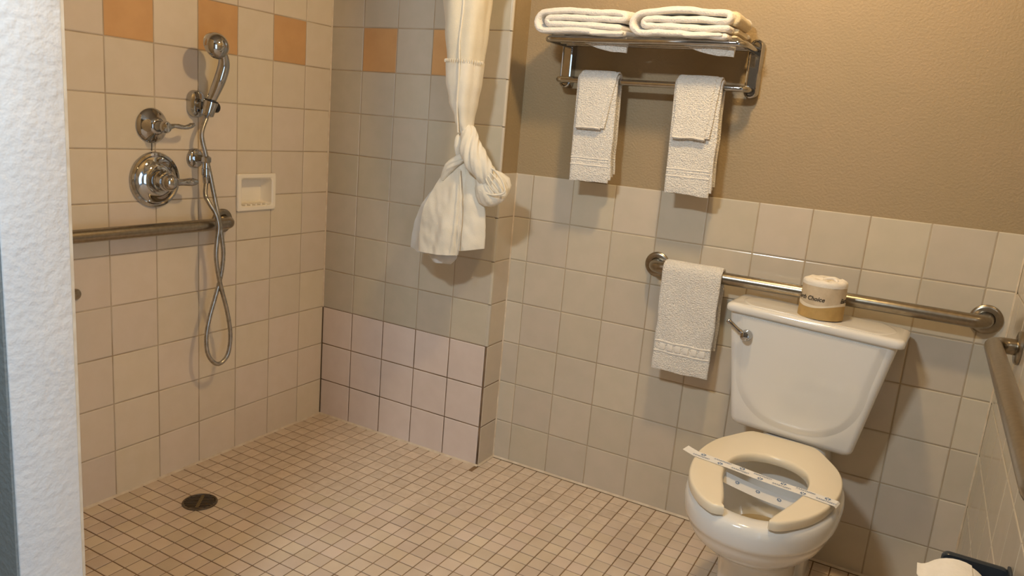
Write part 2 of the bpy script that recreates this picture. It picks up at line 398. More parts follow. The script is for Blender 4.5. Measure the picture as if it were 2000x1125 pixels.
# ---- wall behind the camera with an open doorway, ceiling
WF = slab('wall_front', [((-0.12,YF-0.1,0),(XD+0.12,YF,ZC))], m_dkpaint, 'plain darkened brown wall behind the viewer with the vanity light')
CE = slab('ceiling', [((-0.12,YF-0.1,ZC),(XD+0.12,YC+0.12,ZC+0.1))], m_ceil, 'plain ceiling above the bathroom in a darkened colour', 'ceiling')
# ---- caulk joint where the walls meet the floor
bm = bmesh.new()
def caulk(a, b, n, s=0.006):
    a, b, n = Vector(a), Vector(b), Vector(n)
    add_loft(bm, [[a, a+n*s, a+n*s*.45+Vector((0,0,s*.45)), a+Vector((0,0,s))], [b, b+n*s, b+n*s*.45+Vector((0,0,s*.45)), b+Vector((0,0,s))]])
caulk((0,YP0,0),(0,0,0),(1,0,0)); caulk((0,0,0),(XB+.008,0,0),(0,-1,0)); caulk((XB+.008,0,0),(XB+.008,YC,0),(1,0,0)); caulk((XB+.008,YC,0),(XD,YC,0),(0,-1,0)); caulk((XD,YC,0),(XD,-1.57,0),(-1,0,0))
for x_, y_, dx_, dy_, za, zz in ((0,0,1,-1,ROWS[3],ROWS[12]), (XB+.008,YC,1,-1,0,ROWS[7]), (XD,YC,-1,-1,0,ROWS[7])):
    add_loft(bm, [[Vector((x_,y_,z)), Vector((x_+dx_*.004,y_,z)), Vector((x_,y_+dy_*.004,z))] for z in (za,zz)])
tag(finish('trim_1', bm, m_caulk, None, 30), 'thin cream caulk lines along the foot and corners of the walls', 'trim', kind='structure')

# ------------------------------------------------------------------ ceiling lamp (outside the frame)
t = thing('ceiling_lamp', 'round flush ceiling lamp with a warm bulb above the room', 'lamp', (LAMP.x, LAMP.y, ZC))
bm = bmesh.new(); add_lathe(bm, (LAMP.x,LAMP.y,ZC), (0,0,-1), [(0,.11),(.02,.11),(.03,.09),(.03,0)], 32); reparent(finish('canopy_plate', bm, m_chrome, None), t)
bm = bmesh.new(); add_tube(bm, [(LAMP.x,LAMP.y,ZC-.03),(LAMP.x,LAMP.y,LAMP.z+.075)], .02); reparent(finish('lamp_socket', bm, m_black, None), t)
bm = bmesh.new(); add_lathe(bm, (LAMP.x,LAMP.y,LAMP.z+.082), (0,0,-1), [(0,.02),(.004,.10),(.022,.15),(.024,.15),(.006,.10),(.002,.02)], 40, cap=False); reparent(finish('uplight_blocker', bm, m_steel, None), t)  # unseen dish added over the bulb to block its up-light
t = thing('vanity_light', 'cool white vanity light bar on the wall behind the viewer', 'lamp', (VL.x, YF, VL.z))
bm = bmesh.new(); add_box(bm, (VL.x-.22, YF+.001, VL.z-.05), (VL.x+.22, VL.y-.06, VL.z+.06)); bevel(bm, .006, 2); reparent(finish('light_housing', bm, m_steel, None), t)

# ------------------------------------------------------------------ floor drain
DC = Vector((0.227,-0.775,0))
t = thing('floor_drain', 'round dark metal floor drain in the shower floor', 'drain', DC)
bm = bmesh.new(); add_lathe(bm, DC, (0,0,1), [(0.0002,.049),(.0012,.049),(.0012,0)], 40); reparent(finish('drain_shade_disc', bm, m_dark), t)  # flat black disc, painted shade in place of a hollow under the slats
bm = bmesh.new(); add_lathe(bm, DC, (0,0,1), [(0,.0525),(.003,.052),(.0045,.0495),(.0045,.046),(.0015,.0445),(0.0,.0445),(0,.0525)], 40, cap=False); reparent(finish('drain_ring', bm, m_drain), t)
du = Vector((0.80,0.60,0)); dv = Vector((-0.60,0.80,0))
for k in range(-4, 5):
    off = k*.0098; L_ = math.sqrt(.0445**2-off**2)
    bm = bmesh.new()
    c = DC+dv*off; q = [c-du*L_-dv*.0024, c+du*L_-dv*.0024, c+du*L_+dv*.0024, c-du*L_+dv*.0024]
    add_flat(bm, [p+Vector((0,0,.0012)) for p in q], (0,0,1), .0026); reparent(finish('drain_slat', bm, m_drain, None, None), t)
bm = bmesh.new(); q = [DC-dv*.04-du*.005, DC-dv*.04+du*.005, DC+dv*.04+du*.005, DC+dv*.04-du*.005]
add_flat(bm, [p+Vector((0,0,.0012)) for p in q], (0,0,1), .003); reparent(finish('drain_crossbar', bm, m_brass, None, None), t)

# ------------------------------------------------------------------ grab bars
def grab_bar(label, a, b, n, r=0.019, off=0.057, fr=0.040, group='stainless grab bars'):
    """a, b: flange centres on the wall; n: wall normal"""
    a, b, n = Vector(a), Vector(b), Vector(n); d = (b-a).normalized()
    t = thing('grab_bar', label, 'grab bar', a, group)
    R_ = 0.036; path = [a+n*.001, a+n*(off-R_)]
    for k in range(1, 9):
        an = PI/2*k/8; path.append(a+n*(off-R_)+d*R_*(1-math.cos(an))+n*R_*math.sin(an))
    L_ = (b-a).length
    path += [a+n*off+d*(L_*k/4) for k in (1,2,3)]
    for k in range(0, 9):
        an = PI/2*(8-k)/8; path.append(b+n*(off-R_)-d*R_*(1-math.cos(an))+n*R_*math.sin(an))
    path += [b+n*.001]
    bm = bmesh.new(); add_tube(bm, path, r, 24); reparent(finish('bar', bm, m_steel), t)
    for c in (a, b):
        bm = bmesh.new(); add_lathe(bm, c, n, [(0.0005,fr),(.006,fr),(.009,fr-.003),(.0105,fr-.008),(.0105,r+.003),(.007,r+.0005)], 40); reparent(finish('flange', bm, m_steel), t)
    return t
grab_bar('steel grab bar on the shower wall under the valve', (0,-0.503,0.843), (0,-1.40,0.843), (1,0,0))
grab_bar('steel grab bar behind the toilet tank with a towel over it', (1.322,YC,0.838), (2.243,YC,0.838), (0,-1,0))
grab_bar('steel grab bar on the right hand wall at the frame edge', (XD,-0.200,0.838), (XD,-1.15,0.838), (-1,0,0), off=0.056)

# ------------------------------------------------------------------ soap dish
t = thing('soap_dish', 'recessed cream ceramic soap dish in the shower wall', 'soap dish', (0,(SY0+SY1)/2,SZ0))
yc, zc, hy, hz = (SY0+SY1)/2, (SZ0+SZ1)/2, (SY1-SY0)/2, (SZ1-SZ0)/2
def yz_ring(hy_, hz_, r, x): return [Vector((x, yc+p.x, zc+p.y)) for p in rrect(0,0,hy_,hz_,r,0)]
bm = bmesh.new()
add_loft(bm, [yz_ring(hy,hz,.006,.0012), yz_ring(hy,hz,.006,.007), yz_ring(hy-.003,hz-.003,.006,.010), yz_ring(hy-.014,hz-.013,.008,.010), yz_ring(hy-.018,hz-.017,.009,.006),
              yz_ring(hy-.020,hz-.019,.010,-.030), yz_ring(hy-.026,hz-.025,.012,-.040)], cap0=False)
reparent(finish('dish_body', bm, m_soap), t)
for k in range(5):
    bm = bmesh.new(); y = yc-.045+.0225*k
    add_tube(bm, [(-.032,y,SZ0+.0195),(-.015,y,SZ0+.0205),(.004,y,SZ0+.0195)], .0042, 10); reparent(finish('ridge', bm, m_soap), t)

# ------------------------------------------------------------------ shower fittings on the left wall
VC = Vector((0,-0.752,0.985))
t = thing('shower_valve', 'large round chrome shower valve with lever handle', 'valve', VC)
bm = bmesh.new(); add_lathe(bm, VC, (1,0,0), [(.0005,.084),(.004,.084),(.009,.081),(.011,.074),(.009,.070),(.010,.066),(.018,.052),(.024,.046),(.025,.040)], 56); reparent(finish('escutcheon', bm, m_chrome), t)
bm = bmesh.new(); add_lathe(bm, VC+Vector((.024,0,0)), (1,0,0), [(0,.036),(.018,.034),(.019,.030),(.024,.029),(.034,.028),(.036,.024)], 40); reparent(finish('hub', bm, m_chrome), t)
bm = bmesh.new(); c = VC+Vector((.060,0,0))
add_lathe(bm, c, (1,0,0), [(0,.0235),(.006,.026),(.015,.0255),(.024,.020),(.030,.012),(.032,.002)], 32); h_ = reparent(finish('handle', bm, m_chrome), t)
bm = bmesh.new(); rr = [.014,.012,.0105,.0105,.0115,.0125,.0115,.0075]
add_tube(bm, [c+Vector((.012,.008+.0125*k,-.001)) for k in range(8)], rr, 16); reparent(finish('lever', bm, m_chrome), t)
for an in (70, 250):
    bm = bmesh.new(); q = VC+Vector((.0085,.066*math.cos(math.radians(an)),.066*math.sin(math.radians(an)))); add_lathe(bm, q, (1,0,0), [(0,.005),(.003,.005),(.005,.002)], 12); reparent(finish('screw', bm, m_chrome), t)
VD = Vector((0,-0.760,1.146))
t = thing('diverter_valve', 'small round chrome diverter valve above the shower valve', 'valve', VD)
bm = bmesh.new(); add_lathe(bm, VD, (1,0,0), [(.0005,.051),(.004,.0515),(.008,.049),(.012,.043),(.026,.027),(.034,.021),(.035,.0175)], 48); reparent(finish('escutcheon', bm, m_chrome), t)
bm = bmesh.new(); add_lathe(bm, VD+Vector((.034,0,0)), (1,0,0), [(0,.0175),(.022,.0160),(.027,.0180),(.034,.0180),(.040,.014),(.042,.005)], 28); reparent(finish('stem', bm, m_chrome), t)
bm = bmesh.new(); c = VD+Vector((.064,0,0))
add_tube(bm, [c+Vector((0,.008+.0115*k,.0035*math.sin(k*.9)-.001+.0012*k)) for k in range(9)], [.0095,.0078,.0064,.0076,.0068,.0062,.0076,.0084,.005], 14); reparent(finish('lever', bm, m_chrome), t)
bm = bmesh.new(); add_box(bm, (.0004,VD.y-.0012,VD.z-.075),(.0012,VD.y+.0012,VD.z-.05)); reparent(finish('drip_stain_seam', bm, m_ink, None, None), t)

OC = hit(382,309,0,0.004)
t = thing('hose_outlet', 'small chrome wall outlet elbow feeding the shower hose', 'pipe fitting', (0,OC.y,OC.z))
OC = Vector((0,OC.y,OC.z))
bm = bmesh.new(); add_lathe(bm, OC, (1,0,0), [(.0005,.031),(.005,.031),(.010,.027),(.013,.018),(.014,.012)], 36); reparent(finish('flange', bm, m_chrome), t)
bm = bmesh.new(); add_lathe(bm, OC+Vector((.012,0,0)), (1,0,0), [(0,.0125),(.030,.0125),(.036,.0145),(.050,.0145),(.054,.010)], 6); reparent(finish('elbow', bm, m_chrome, None, 20), t)
bm = bmesh.new(); OE = OC+Vector((.053,0,-.008))
add_lathe(bm, OE, (0,0,-1), [(0,.012),(.018,.012),(.020,.014),(.040,.014),(.042,.0115),(.064,.010),(.068,.007)], 20); reparent(finish('hose_nut', bm, m_chrome), t)

HC = hit(385,203,0,0.012); HC = Vector((0,HC.y,HC.z))
t = thing('shower_holder', 'chrome wall holder clasping the hand shower', 'bracket', HC)
bm = bmesh.new()
def stad(x, hw, hh): return [Vector((x, HC.y+p.x, HC.z+p.y)) for p in rrect(0,0,hw,hh,hw*.96,0,8)]
add_loft(bm, [stad(.0005,.030,.042), stad(.010,.030,.042), stad(.018,.027,.039), stad(.021,.021,.033)]); reparent(finish('back_plate', bm, m_chrome), t)
SKT = HC+Vector((.052,.014,-.006))
bm = bmesh.new(); add_tube(bm, [HC+Vector((.016,0,-.004)), HC+Vector((.034,0,-.004))], .013, 20); reparent(finish('neck', bm, m_chrome), t)
hdir = Vector((.22,.16,1)).normalized()
bm = bmesh.new(); add_lathe(bm, SKT, hdir, [(-.030,.0135),(-.026,.0185),(.012,.0225),(.018,.0215)], 28); reparent(finish('socket', bm, m_chrome), t)
bm = bmesh.new(); add_lathe(bm, SKT, hdir, [(.0178,.0208),(.0215,.0205),(.0225,.0165)], 28); reparent(finish('socket_liner', bm, m_black), t)
bm = bmesh.new(); add_lathe(bm, SKT+Vector((0,.018,0)), (.2,1,0), [(0,.017),(.010,.016),(.014,.012),(.015,.004)], 24); reparent(finish('swivel_knob', bm, m_black), t)

HD = hit(424,88,0,0.105)
t = thing('hand_shower', 'chrome hand shower with flexible metal hose looping below', 'hand shower', (SKT.x,SKT.y,SKT.z))
fn = Vector((-.93,.02,-.32)).normalized()
bm = bmesh.new(); add_lathe(bm, HD-fn*.004, fn, [(-.026,.004),(-.024,.014),(-.018,.025),(-.008,.0345),(.002,.0385),(.012,.0405),(.015,.040),(.016,.037)], 40); reparent(finish('head', bm, m_chrome), t)
bm = bmesh.new(); add_lathe(bm, HD-fn*.004, fn, [(.0155,.036),(.0175,.034),(.019,.004)], 36); fc = reparent(finish('spray_face', bm, m_hose), t)
p0 = SKT-hdir*.030; p1 = SKT+hdir*.024
hp = smoothpath([p0, p1, hit(428,160,0,.085), hit(437,130,0,.098), hit(436,108,0,.108), HD-fn*.012], 6)
nn = len(hp); rad = []
for i in range(nn):
    s = i/(nn-1); rad.append(.0090+.0092*math.sin(min(1,s*1.02)*PI)**1.1)
bm = bmesh.new(); add_tube(bm, hp, rad, 18); reparent(finish('handle', bm, m_chrome), t)
hx = [.053,.05,.055,.062,.075,.092,.094,.092,.085,.08,.078,.078,.08,.082,.084,.086,.088,.09,.094,.096,.096,.096,.09,.075,.062]
hpix = [(396,232),(394,262),(402,302),(410,340),(420,390),(428,430),(434,470),(436,500),(431,540),(420,582),(409,622),(403,660),(407,694),(425,711),(444,694),(450,655),(444,610),(434,570),(426,535),(422,500),(424,470),(427,442),(421,417),(408,396),(401,380)]
hpts = [p0] + [hit(u,v,0,x) for (u,v),x in zip(hpix,hx)][1:]
hpts.append(OE+Vector((0,0,-.060)))
hs_ = smoothpath(hpts, 14); n = len(hs_)
bm = bmesh.new(); add_tube(bm, hs_, [.0066+.0007*(i % 2) for i in range(n)], 12); reparent(finish('hose', bm, m_hose), t)

bm = bmesh.new(); q = hit(150,576,0,.01); add_lathe(bm, (0,q.y,q.z), (1,0,0), [(.0005,.016),(.006,.016),(.012,.012),(.014,.004)], 24)
tag(finish('wall_bumper', bm, m_steel), 'tiny round metal cap on the shower wall at the partition edge', 'cap')

# ------------------------------------------------------------------ towel rack
RXL, RXR = 0.936, 1.540; ZS, ZT = 1.508, 1.396; WY = YC+0.008
t = thing('towel_rack', 'chrome wall towel rack with shelf and lower towel bar', 'towel rack', ((RXL+RXR)/2,WY,1.37))
def xz_ring(cx, cz, hw, hh, y): return [Vector((cx+p.x, y, cz+p.y)) for p in rrect(0,0,hw,hh,hw*.97,0,8)]
for cx in (RXL, RXR):
    cz = 1.457
    bm = bmesh.new(); add_loft(bm, [xz_ring(cx,cz,.020,.084,WY-.0005), xz_ring(cx,cz,.020,.084,WY-.026), xz_ring(cx,cz,.0185,.0825,WY-.031), xz_ring(cx,cz,.015,.079,WY-.033),
                                    xz_ring(cx,cz,.0125,.0765,WY-.0315), xz_ring(cx,cz,.011,.075,WY-.0285)]); bk = reparent(finish('bracket', bm, m_chrome), t)
    bm = bmesh.new(); add_loft(bm, [xz_ring(cx,cz,.0115,.075,WY-.0226), xz_ring(cx,cz,.0105,.074,WY-.0205)]); 
    bm.free()
def u_rail(name, z, depth, r, R_=.022, zoff=0.0):
    path = [(RXL,WY-.02,z),(RXL,WY-depth+R_,z)]
    for k in range(1, 8):
        a = PI/2*k/8; path.append((RXL+R_*(1-math.cos(a)), WY-depth+R_-R_*math.sin(a), z))
    path += [(RXL+R_+(RXR-RXL-2*R_)*k/6, WY-depth, z) for k in range(7)]
    for k in range(1, 8):
        a = PI/2*k/8; path.append((RXR-R_+R_*math.sin(a), WY-depth+R_*(1-math.cos(a)), z))
    path += [(RXR,WY-depth+R_,z),(RXR,WY-.02,z)]
    bm = bmesh.new(); add_tube(bm, path, r, 18); return reparent(finish(name, bm, m_chrome), t)
SD = 0.190
u_rail('shelf_rail', ZS, SD, .0095)
u_rail('towel_bar', ZT, .088, .0095, .018)
for d in (.055, .10, .145):
    bm = bmesh.new(); add_tube(bm, [(RXL,WY-d,ZS+.001),(RXR,WY-d,ZS+.001)], .006, 14); reparent(finish('shelf_bar', bm, m_chrome), t)

# ------------------------------------------------------------------ folded bath towels: one ribbon of cloth folded into layers
def arc(cx, cz, r, a0, a1, n=8): return [(cx+r*math.cos(math.radians(a0+(a1-a0)*k/n)), cz+r*math.sin(math.radians(a0+(a1-a0)*k/n))) for k in range(n+1)]
def dens(pts, step=.008):
    out = []
    for a, b in zip(pts, pts[1:]):
        L_ = math.dist(a, b); n = max(1, int(L_/step))
        out += [(a[0]+(b[0]-a[0])*k/n, a[1]+(b[1]-a[1])*k/n) for k in range(n)]
    return out+[pts[-1]]
def ribbon(bm, pts, th, y0, y1, ny=14, amp=.0022, seed=0, edge=.45, skew=0.0, sag=None):
    """pts in the xz plane (open line), extruded along y, rounded cloth edges"""
    P = [Vector((p[0],0,p[1])) for p in pts]; n = len(P)
    nr = []
    for i in range(n):
        d = (P[min(i+1,n-1)]-P[max(i-1,0)]).normalized(); nr.append(Vector((-d.z,0,d.x)))
    ys = [y0, y0+.003, y0+.008] + [y0+.008+(y1-y0-.016)*k/ny for k in range(1,ny)] + [y1-.008,y1-.003,y1]
    rings = []
    for j, y in enumerate(ys):
        s = [edge,.8,1][j] if j < 3 else ([1,.8,edge][j-len(ys)+3] if j >= len(ys)-3 else 1)
        ring = []
        for side in (1, -1):
            rng = range(n) if side == 1 else range(n-1, -1, -1)
            for i in rng:
                p = P[i]+Vector((skew*(y-y0),y,0))
                wv = noise.noise(Vector((p.x*22+seed,p.y*14,p.z*22)))*amp + noise.noise(Vector((p.x*70+seed,p.y*60,p.z*70)))*amp*.35
                e = 1.0 if 0 < i < n-1 else .55
                q = p+nr[i]*(side*th*.5*s*e+wv)
                if sag: q.z += sag(q.x, q.y)
                ring.append(q)
        rings.append(ring)
    add_loft(bm, rings)
zb = ZS+.0098
def towel_a():
    t = thing('bath_towel', 'folded white bath towel at the left end of the rack shelf', 'towel', (1.05,-0.02,zb), 'folded bath towels on the rack')
    th = .0180; x0, x1 = .902, 1.196
    pts = [(x1-.002,zb+.009),(x0+.05,zb+.009)] + arc(x0+.032,zb+.0372,.0280,-90,-270) + [(x0+.1,zb+.067),(x1-.10,zb+.064),(x1-.05,zb+.068)] + arc(x1-.012,zb+.0565,.0100,80,-80)[0:] + [(x1-.06,zb+.046),(x0+.05,zb+.047)] + arc(x0+.047,zb+.0375,.0092,90,270,5) + [(x0+.1,zb+.0275),(x1-.01,zb+.0265)]
    bm = bmesh.new(); ribbon(bm, dens(pts), th, -0.092, 0.085, seed=1.3, amp=.0028, skew=.16, sag=lambda x, y: .013*max(0, (x-1.12)/.1)*max(0,(y+.09)/.17)+.004*math.sin((x-.9)*14))
    reparent(finish('folded_layers', bm, m_soft, None, 70), t)
    bm = bmesh.new(); ribbon(bm, dens([(1.09,zb+.0062),(1.195,zb+.0068)]), .0112, -.0955, -.084, ny=3, amp=.0008); reparent(finish('hem_band', bm, m_terrydk, None, 70), t)
    # loose corner drooping between the shelf bars
    drop(t, .985, 1.195, .047, -.047)
def drop(t, xa, xb_, depth, y):
    n = 22; bm = bmesh.new(); rings = []
    for k in range(n+1):
        s = k/n; x = xa+(xb_-xa)*s; d = depth*min(1, s*1.25)*(1-.06*math.sin(s*9)); yy = y+.004*math.sin(s*7)
        top = zb+.003
        rings.append([(x,yy-.005,top),(x,yy-.006,top-d*.5),(x,yy-.004,top-d),(x,yy+.002,top-d),(x,yy+.006,top-d*.5),(x,yy+.006,top)])
    add_loft(bm, rings); reparent(finish('drooping_corner', bm, m_terry, None, 60), t)
def towel_b():
    t = thing('bath_towel', 'folded white bath towel with ecru folded end at the right of the rack shelf', 'towel', (1.37,-0.02,zb), 'folded bath towels on the rack')
    th = .0180; x0, x1 = 1.214, 1.500
    pts = [(x1-.002,zb+.009),(x0+.05,zb+.009)] + arc(x0+.030,zb+.0355,.0265,-90,-262) + [(x0+.09,zb+.070),(x0+.16,zb+.074),(x1-.04,zb+.070)] + arc(x1-.014,zb+.0585,.0105,85,-85) + [(x1-.07,zb+.049),(x0+.12,zb+.046),(x0+.05,zb+.0455)] + arc(x0+.046,zb+.0365,.0090,90,270,5) + [(x0+.1,zb+.027),(x1-.08,zb+.0265),(x1+.002,zb+.029)]
    bm = bmesh.new(); ribbon(bm, dens(pts), th, -0.094, 0.080, seed=4.1, amp=.0030, skew=.10, sag=lambda x, y: .003*math.sin((x-1.2)*16))
    reparent(finish('folded_layers', bm, m_soft, None, 70), t)
    for k, (z, h) in enumerate(((.0045,.0085),(.0145,.0095),(.0245,.010))):
        bm = bmesh.new(); ribbon(bm, dens([(x1-.03,zb+z+.0035),(x1+.017,zb+z+.004+.003*math.sin(k*2))]), h, -.060+.005*k, .076, ny=8, amp=.0022, seed=k*3.); reparent(finish('ecru_fold', bm, m_softY, None, 70), t)
    bm = bmesh.new(); ribbon(bm, dens([(x1-.03,zb+.046)]+arc(x1+.002,zb+.0545,.012,-60,75)+[(x1-.03,zb+.0675)]), .016, -.072, .076, ny=8, amp=.002, seed=9.); reparent(finish('ecru_roll', bm, m_softY, None, 70), t)
    bm = bmesh.new(); ribbon(bm, dens([(1.375,zb+.0055),(x1-.015,zb+.0085)]), .0125, -.0985, -.086, ny=3, amp=.0008); reparent(finish('hem_band', bm, m_terrydk, None, 70), t)
    drop(t, 1.295, 1.512, .048, -.047)
towel_a(); towel_b()

# ------------------------------------------------------------------ hanging towels
def hang(bm, x0, x1, x0b, x1b, yc_, zt, rbar, zf, zk, th, seed=0, layers=1, amp=.002, flare=0.0):
    """cloth folded over a bar: front leg down to zf, back leg down to zk; x range at the top and bottom"""
    rp = rbar+th/2+.0006; prof = []
    nf = max(6, int((zt-zf)/.012)); nk = max(4, int((zt-zk)/.02))
    for k in range(nf): prof.append((yc_-rp-flare*(1-k/nf)**2, zf+(zt-zf)*k/nf))
    for k in range(0, 9): a = PI-PI*k/8; prof.append((yc_+rp*math.cos(a), zt+rp*math.sin(a)))
    for k in range(1, nk+1): prof.append((yc_+rp, zt+(zk-zt)*k/nk))
    n = len(prof); NX = 14; rings = []
    for i, (y, z) in enumerate(prof):
        d = Vector((prof[min(i+1,n-1)][0]-prof[max(i-1,0)][0], prof[min(i+1,n-1)][1]-prof[max(i-1,0)][1])).normalized(); nx_ = (-d.y, d.x)
        s = min(1, max(0, (zt-z)/(zt-zf))); a, b = x0+(x0b-x0)*s, x1+(x1b-x1)*s
        ring = []
        us = [0,.015,.05]+[.05+.9*k/NX for k in range(1,NX)]+[.95,.985,1]
        es = [.35,.75,1]+[1]*(NX-1)+[1,.75,.35]
        tip = .6 if i in (0, n-1) else 1
        for side in (1, -1):
            seq = list(zip(us, es))
            if side == -1: seq = seq[::-1]
            for u, e in seq:
                x = a+(b-a)*u
                f = min(1, s*2+.05)
                wv = (noise.noise(Vector((x*18+seed, z*9, seed)))*amp*1.4*f + noise.noise(Vector((x*90+seed, z*90, y*50)))*amp*.3)
                off = side*th/2*e*tip
                zz = z + (noise.noise(Vector((x*25+seed,1.7,seed)))*.004*(s if i < nf else .3))
                ring.append(Vector((x+noise.noise(Vector((u*0+seed+side*0, z*14, 3.)))*.003*f, y+nx_[0]*(off)+ wv*(1 if y < yc_ else .2)*-1*1, zz+nx_[1]*off)))
        rings.append(ring)
    add_loft(bm, rings)
ZTc, YT = ZT, WY-.088
def hand_towel(label, x0, x1, zf, x0b, x1b, grp, seed):
    t = thing('hand_towel', label, 'towel', ((x0+x1)/2, YT, zf), grp)
    bm = bmesh.new(); hang(bm, x0, x1, x0b, x1b, YT, ZTc, .0095, zf, zf+.02, .013, seed, flare=.004); reparent(finish('terry_body', bm, m_terry, None, 60), t)
    # second fold peeping out at the side
    bm = bmesh.new(); hang(bm, x1-.030, x1+.004, x1b-.03, x1b+.006, YT, ZTc, .0095+.0003, zf+.012, zf+.03, .0115, seed+3); reparent(finish('inner_fold', bm, m_terry, None, 60), t)
    for k, dz in enumerate((.052, .066, .074)):
        z = zf+dz; s = (ZTc-z)/(ZTc-zf); a, b = x0+(x0b-x0)*s, x1+(x1b-x1)*s
        yf = YT-.0095-.0142-.004*(1-(z-zf)/(ZTc-zf))**2
        bm = bmesh.new(); add_tube(bm, [(a+.002+(b-a-.004)*u/12, yf+.0008-noise.noise(Vector(((a+(b-a)*u/12)*18+seed, z*9, seed)))*.0028, z+noise.noise(Vector(((a+(b-a)*u/12)*30,0,seed)))*.002) for u in range(13)], .0022 if k != 1 else .0016, 8)
        reparent(finish('border_rib', bm, m_terrydk, None), t)
    return t
hand_towel('hand towel hanging on the left of the rack bar', 1.018, 1.150, 1.082, 1.024, 1.157, 'hand towels on the rack bar', 1.0)
hand_towel('hand towel hanging on the right of the rack bar', 1.336, 1.474, 1.078, 1.344, 1.480, 'hand towels on the rack bar', 7.0)
def washcloth(label, x0, x1, zf, x0b, x1b, seed):
    t = thing('washcloth', label, 'washcloth', ((x0+x1)/2, YT, zf), 'washcloths over the hand towels')
    rb = .0095+.0138
    bm = bmesh.new(); hang(bm, x0, x1, x0b, x1b, YT, ZTc, rb, zf, zf+.03, .008, seed, flare=.008, amp=.0012); reparent(finish('terry_body', bm, m_terry, None, 60), t)
    bm = bmesh.new(); hang(bm, x1-.02, x1+.013, x1b-.02, x1b+.012, YT, ZTc, rb-.0002, zf+.006, zf+.04, .006, seed+5, flare=.006, amp=.0012); reparent(finish('back_fold', bm, m_terry, None, 60), t)
    bm = bmesh.new(); yy = YT-rb-.0088-.008
    add_tube(bm, [(x0b+.002+(x1b-x0b-.004)*k/8, yy, zf+.004+noise.noise(Vector(((x0b+(x1b-x0b)*k/8)*25+seed,1.7,seed)))*.004) for k in range(9)], .0022, 8); reparent(finish('hem', bm, m_terrydk, None), t)
washcloth('small washcloth draped over the left hand towel', 1.028, 1.139, 1.246, 1.034, 1.118, 2.2)
washcloth('small washcloth draped over the right hand towel', 1.343, 1.460, 1.242, 1.352, 1.452, 6.1)
# towel on the grab bar
GY, GZ = YC-.057, .838
t = thing('hand_towel', 'white hand towel with checked border draped over the grab bar', 'towel', (1.45,GY,.52))
bm = bmesh.new(); hang(bm, 1.366, 1.550, 1.372, 1.553, GY, GZ, .019, .520, .60, .012, 11.0, flare=.006, amp=.003); reparent(finish('terry_body', bm, m_terry, None, 60), t)
def gyf(x, z):
    s = (GZ-z)/(GZ-.52); f = min(1, s*2+.05)
    return GY-.019-.0128-.006*(s)**2 - noise.noise(Vector((x*18+11.0, z*9, 11.0)))*.003*1.4*f
for dz in (.060, .092):
    bm = bmesh.new(); add_tube(bm, [(1.373+.177*k/14, gyf(1.373+.177*k/14,.52+dz)+.0004, .52+dz+.001*math.sin(k)) for k in range(15)], .0028, 8); reparent(finish('border_rib', bm, m_terrydk), t)
for k in range(6):
    x = 1.390+.0255*k; bm = bmesh.new(); y = gyf(x+.009,.596)
    add_box(bm, (x,y-.0030,.586),(x+.018,y+.004,.606)); bevel(bm, .0015, 2); reparent(finish('border_check', bm, m_terrydk), t)

# ------------------------------------------------------------------ shower curtain tied in a knot
CY = -0.15
t = thing('shower_curtain', 'cream shower curtain tied up in a loose knot with a flared tail', 'curtain', (0.72,CY,0.77))
def gather(levels, n=96, folds=5, seed=0, depth=.10):
    rings = []
    for z, xl, xr, dy, amp in levels:
        cx, hx_ = (xl+xr)/2, (xr-xl)/2; ring = []
        for k in range(n):
            a = 2*PI*k/n
            f = 1-depth*amp*(0.5+.5*math.cos(folds*a+seed+1.5*math.sin(z*6)))-.08*amp*noise.noise(Vector((math.cos(a)*2,math.sin(a)*2,z*4+seed)))
            ring.append(Vector((cx+hx_*f*math.cos(a), CY+dy*f*math.sin(a), z)))
        rings.append(ring)
    return rings
def interp(levels, m=6):
    out = []
    P = [Vector(l[:3]) for l in levels]
    for i in range(len(levels)-1):
        for k in range(m):
            s = k/m; s2 = s*s*(3-2*s)
            a, b = levels[i], levels[i+1]
            out.append((a[0]+(b[0]-a[0])*s,)+tuple(a[q]+(b[q]-a[q])*s2 for q in range(1,5)))
    out.append(levels[-1]); return out
up = [(1.965,.50,.90,.10,1.0),(1.80,.56,.83,.09,1.0),(1.62,.606,.772,.075,1),(1.52,.620,.764,.070,1),(1.418,.637,.757,.062,1)]
bm = bmesh.new(); add_loft(bm, gather(interp(up)), cap0=True, cap1=True); reparent(finish('sheer_upper_panel', bm, m_sheer, None, 80), t)
lw = [(1.420,.634,.759,.063,.9),(1.36,.640,.756,.062,.9),(1.30,.655,.748,.055,1),(1.24,.680,.740,.042,1.1),(1.185,.706,.740,.026,1.1),(1.14,.712,.742,.022,1)]
bm = bmesh.new(); add_loft(bm, gather(interp(lw), seed=.4)); reparent(finish('lower_panel', bm, m_cloth, None, 80), t)
# ladder stitched seam between the panels
for k in range(26):
    a = PI+PI*k/25; x = .697+.0635*math.cos(a); y = CY+.066*math.sin(a)
    bm = bmesh.new(); add_tube(bm, [(x,y,1.4145),(x+.0012*math.cos(a),y-.001,1.419),(x,y,1.4235)], .0015, 6); reparent(finish('seam_stitch', bm, m_cloth), t)
bm = bmesh.new(); add_tube(bm, [(.712+.003*math.sin(k),CY-.060+(.018 if k > 8 else 0)*(k-8)/6,1.62-.03*k) for k in range(0,15)], .003, 8); reparent(finish('vertical_hem', bm, m_cloth), t)
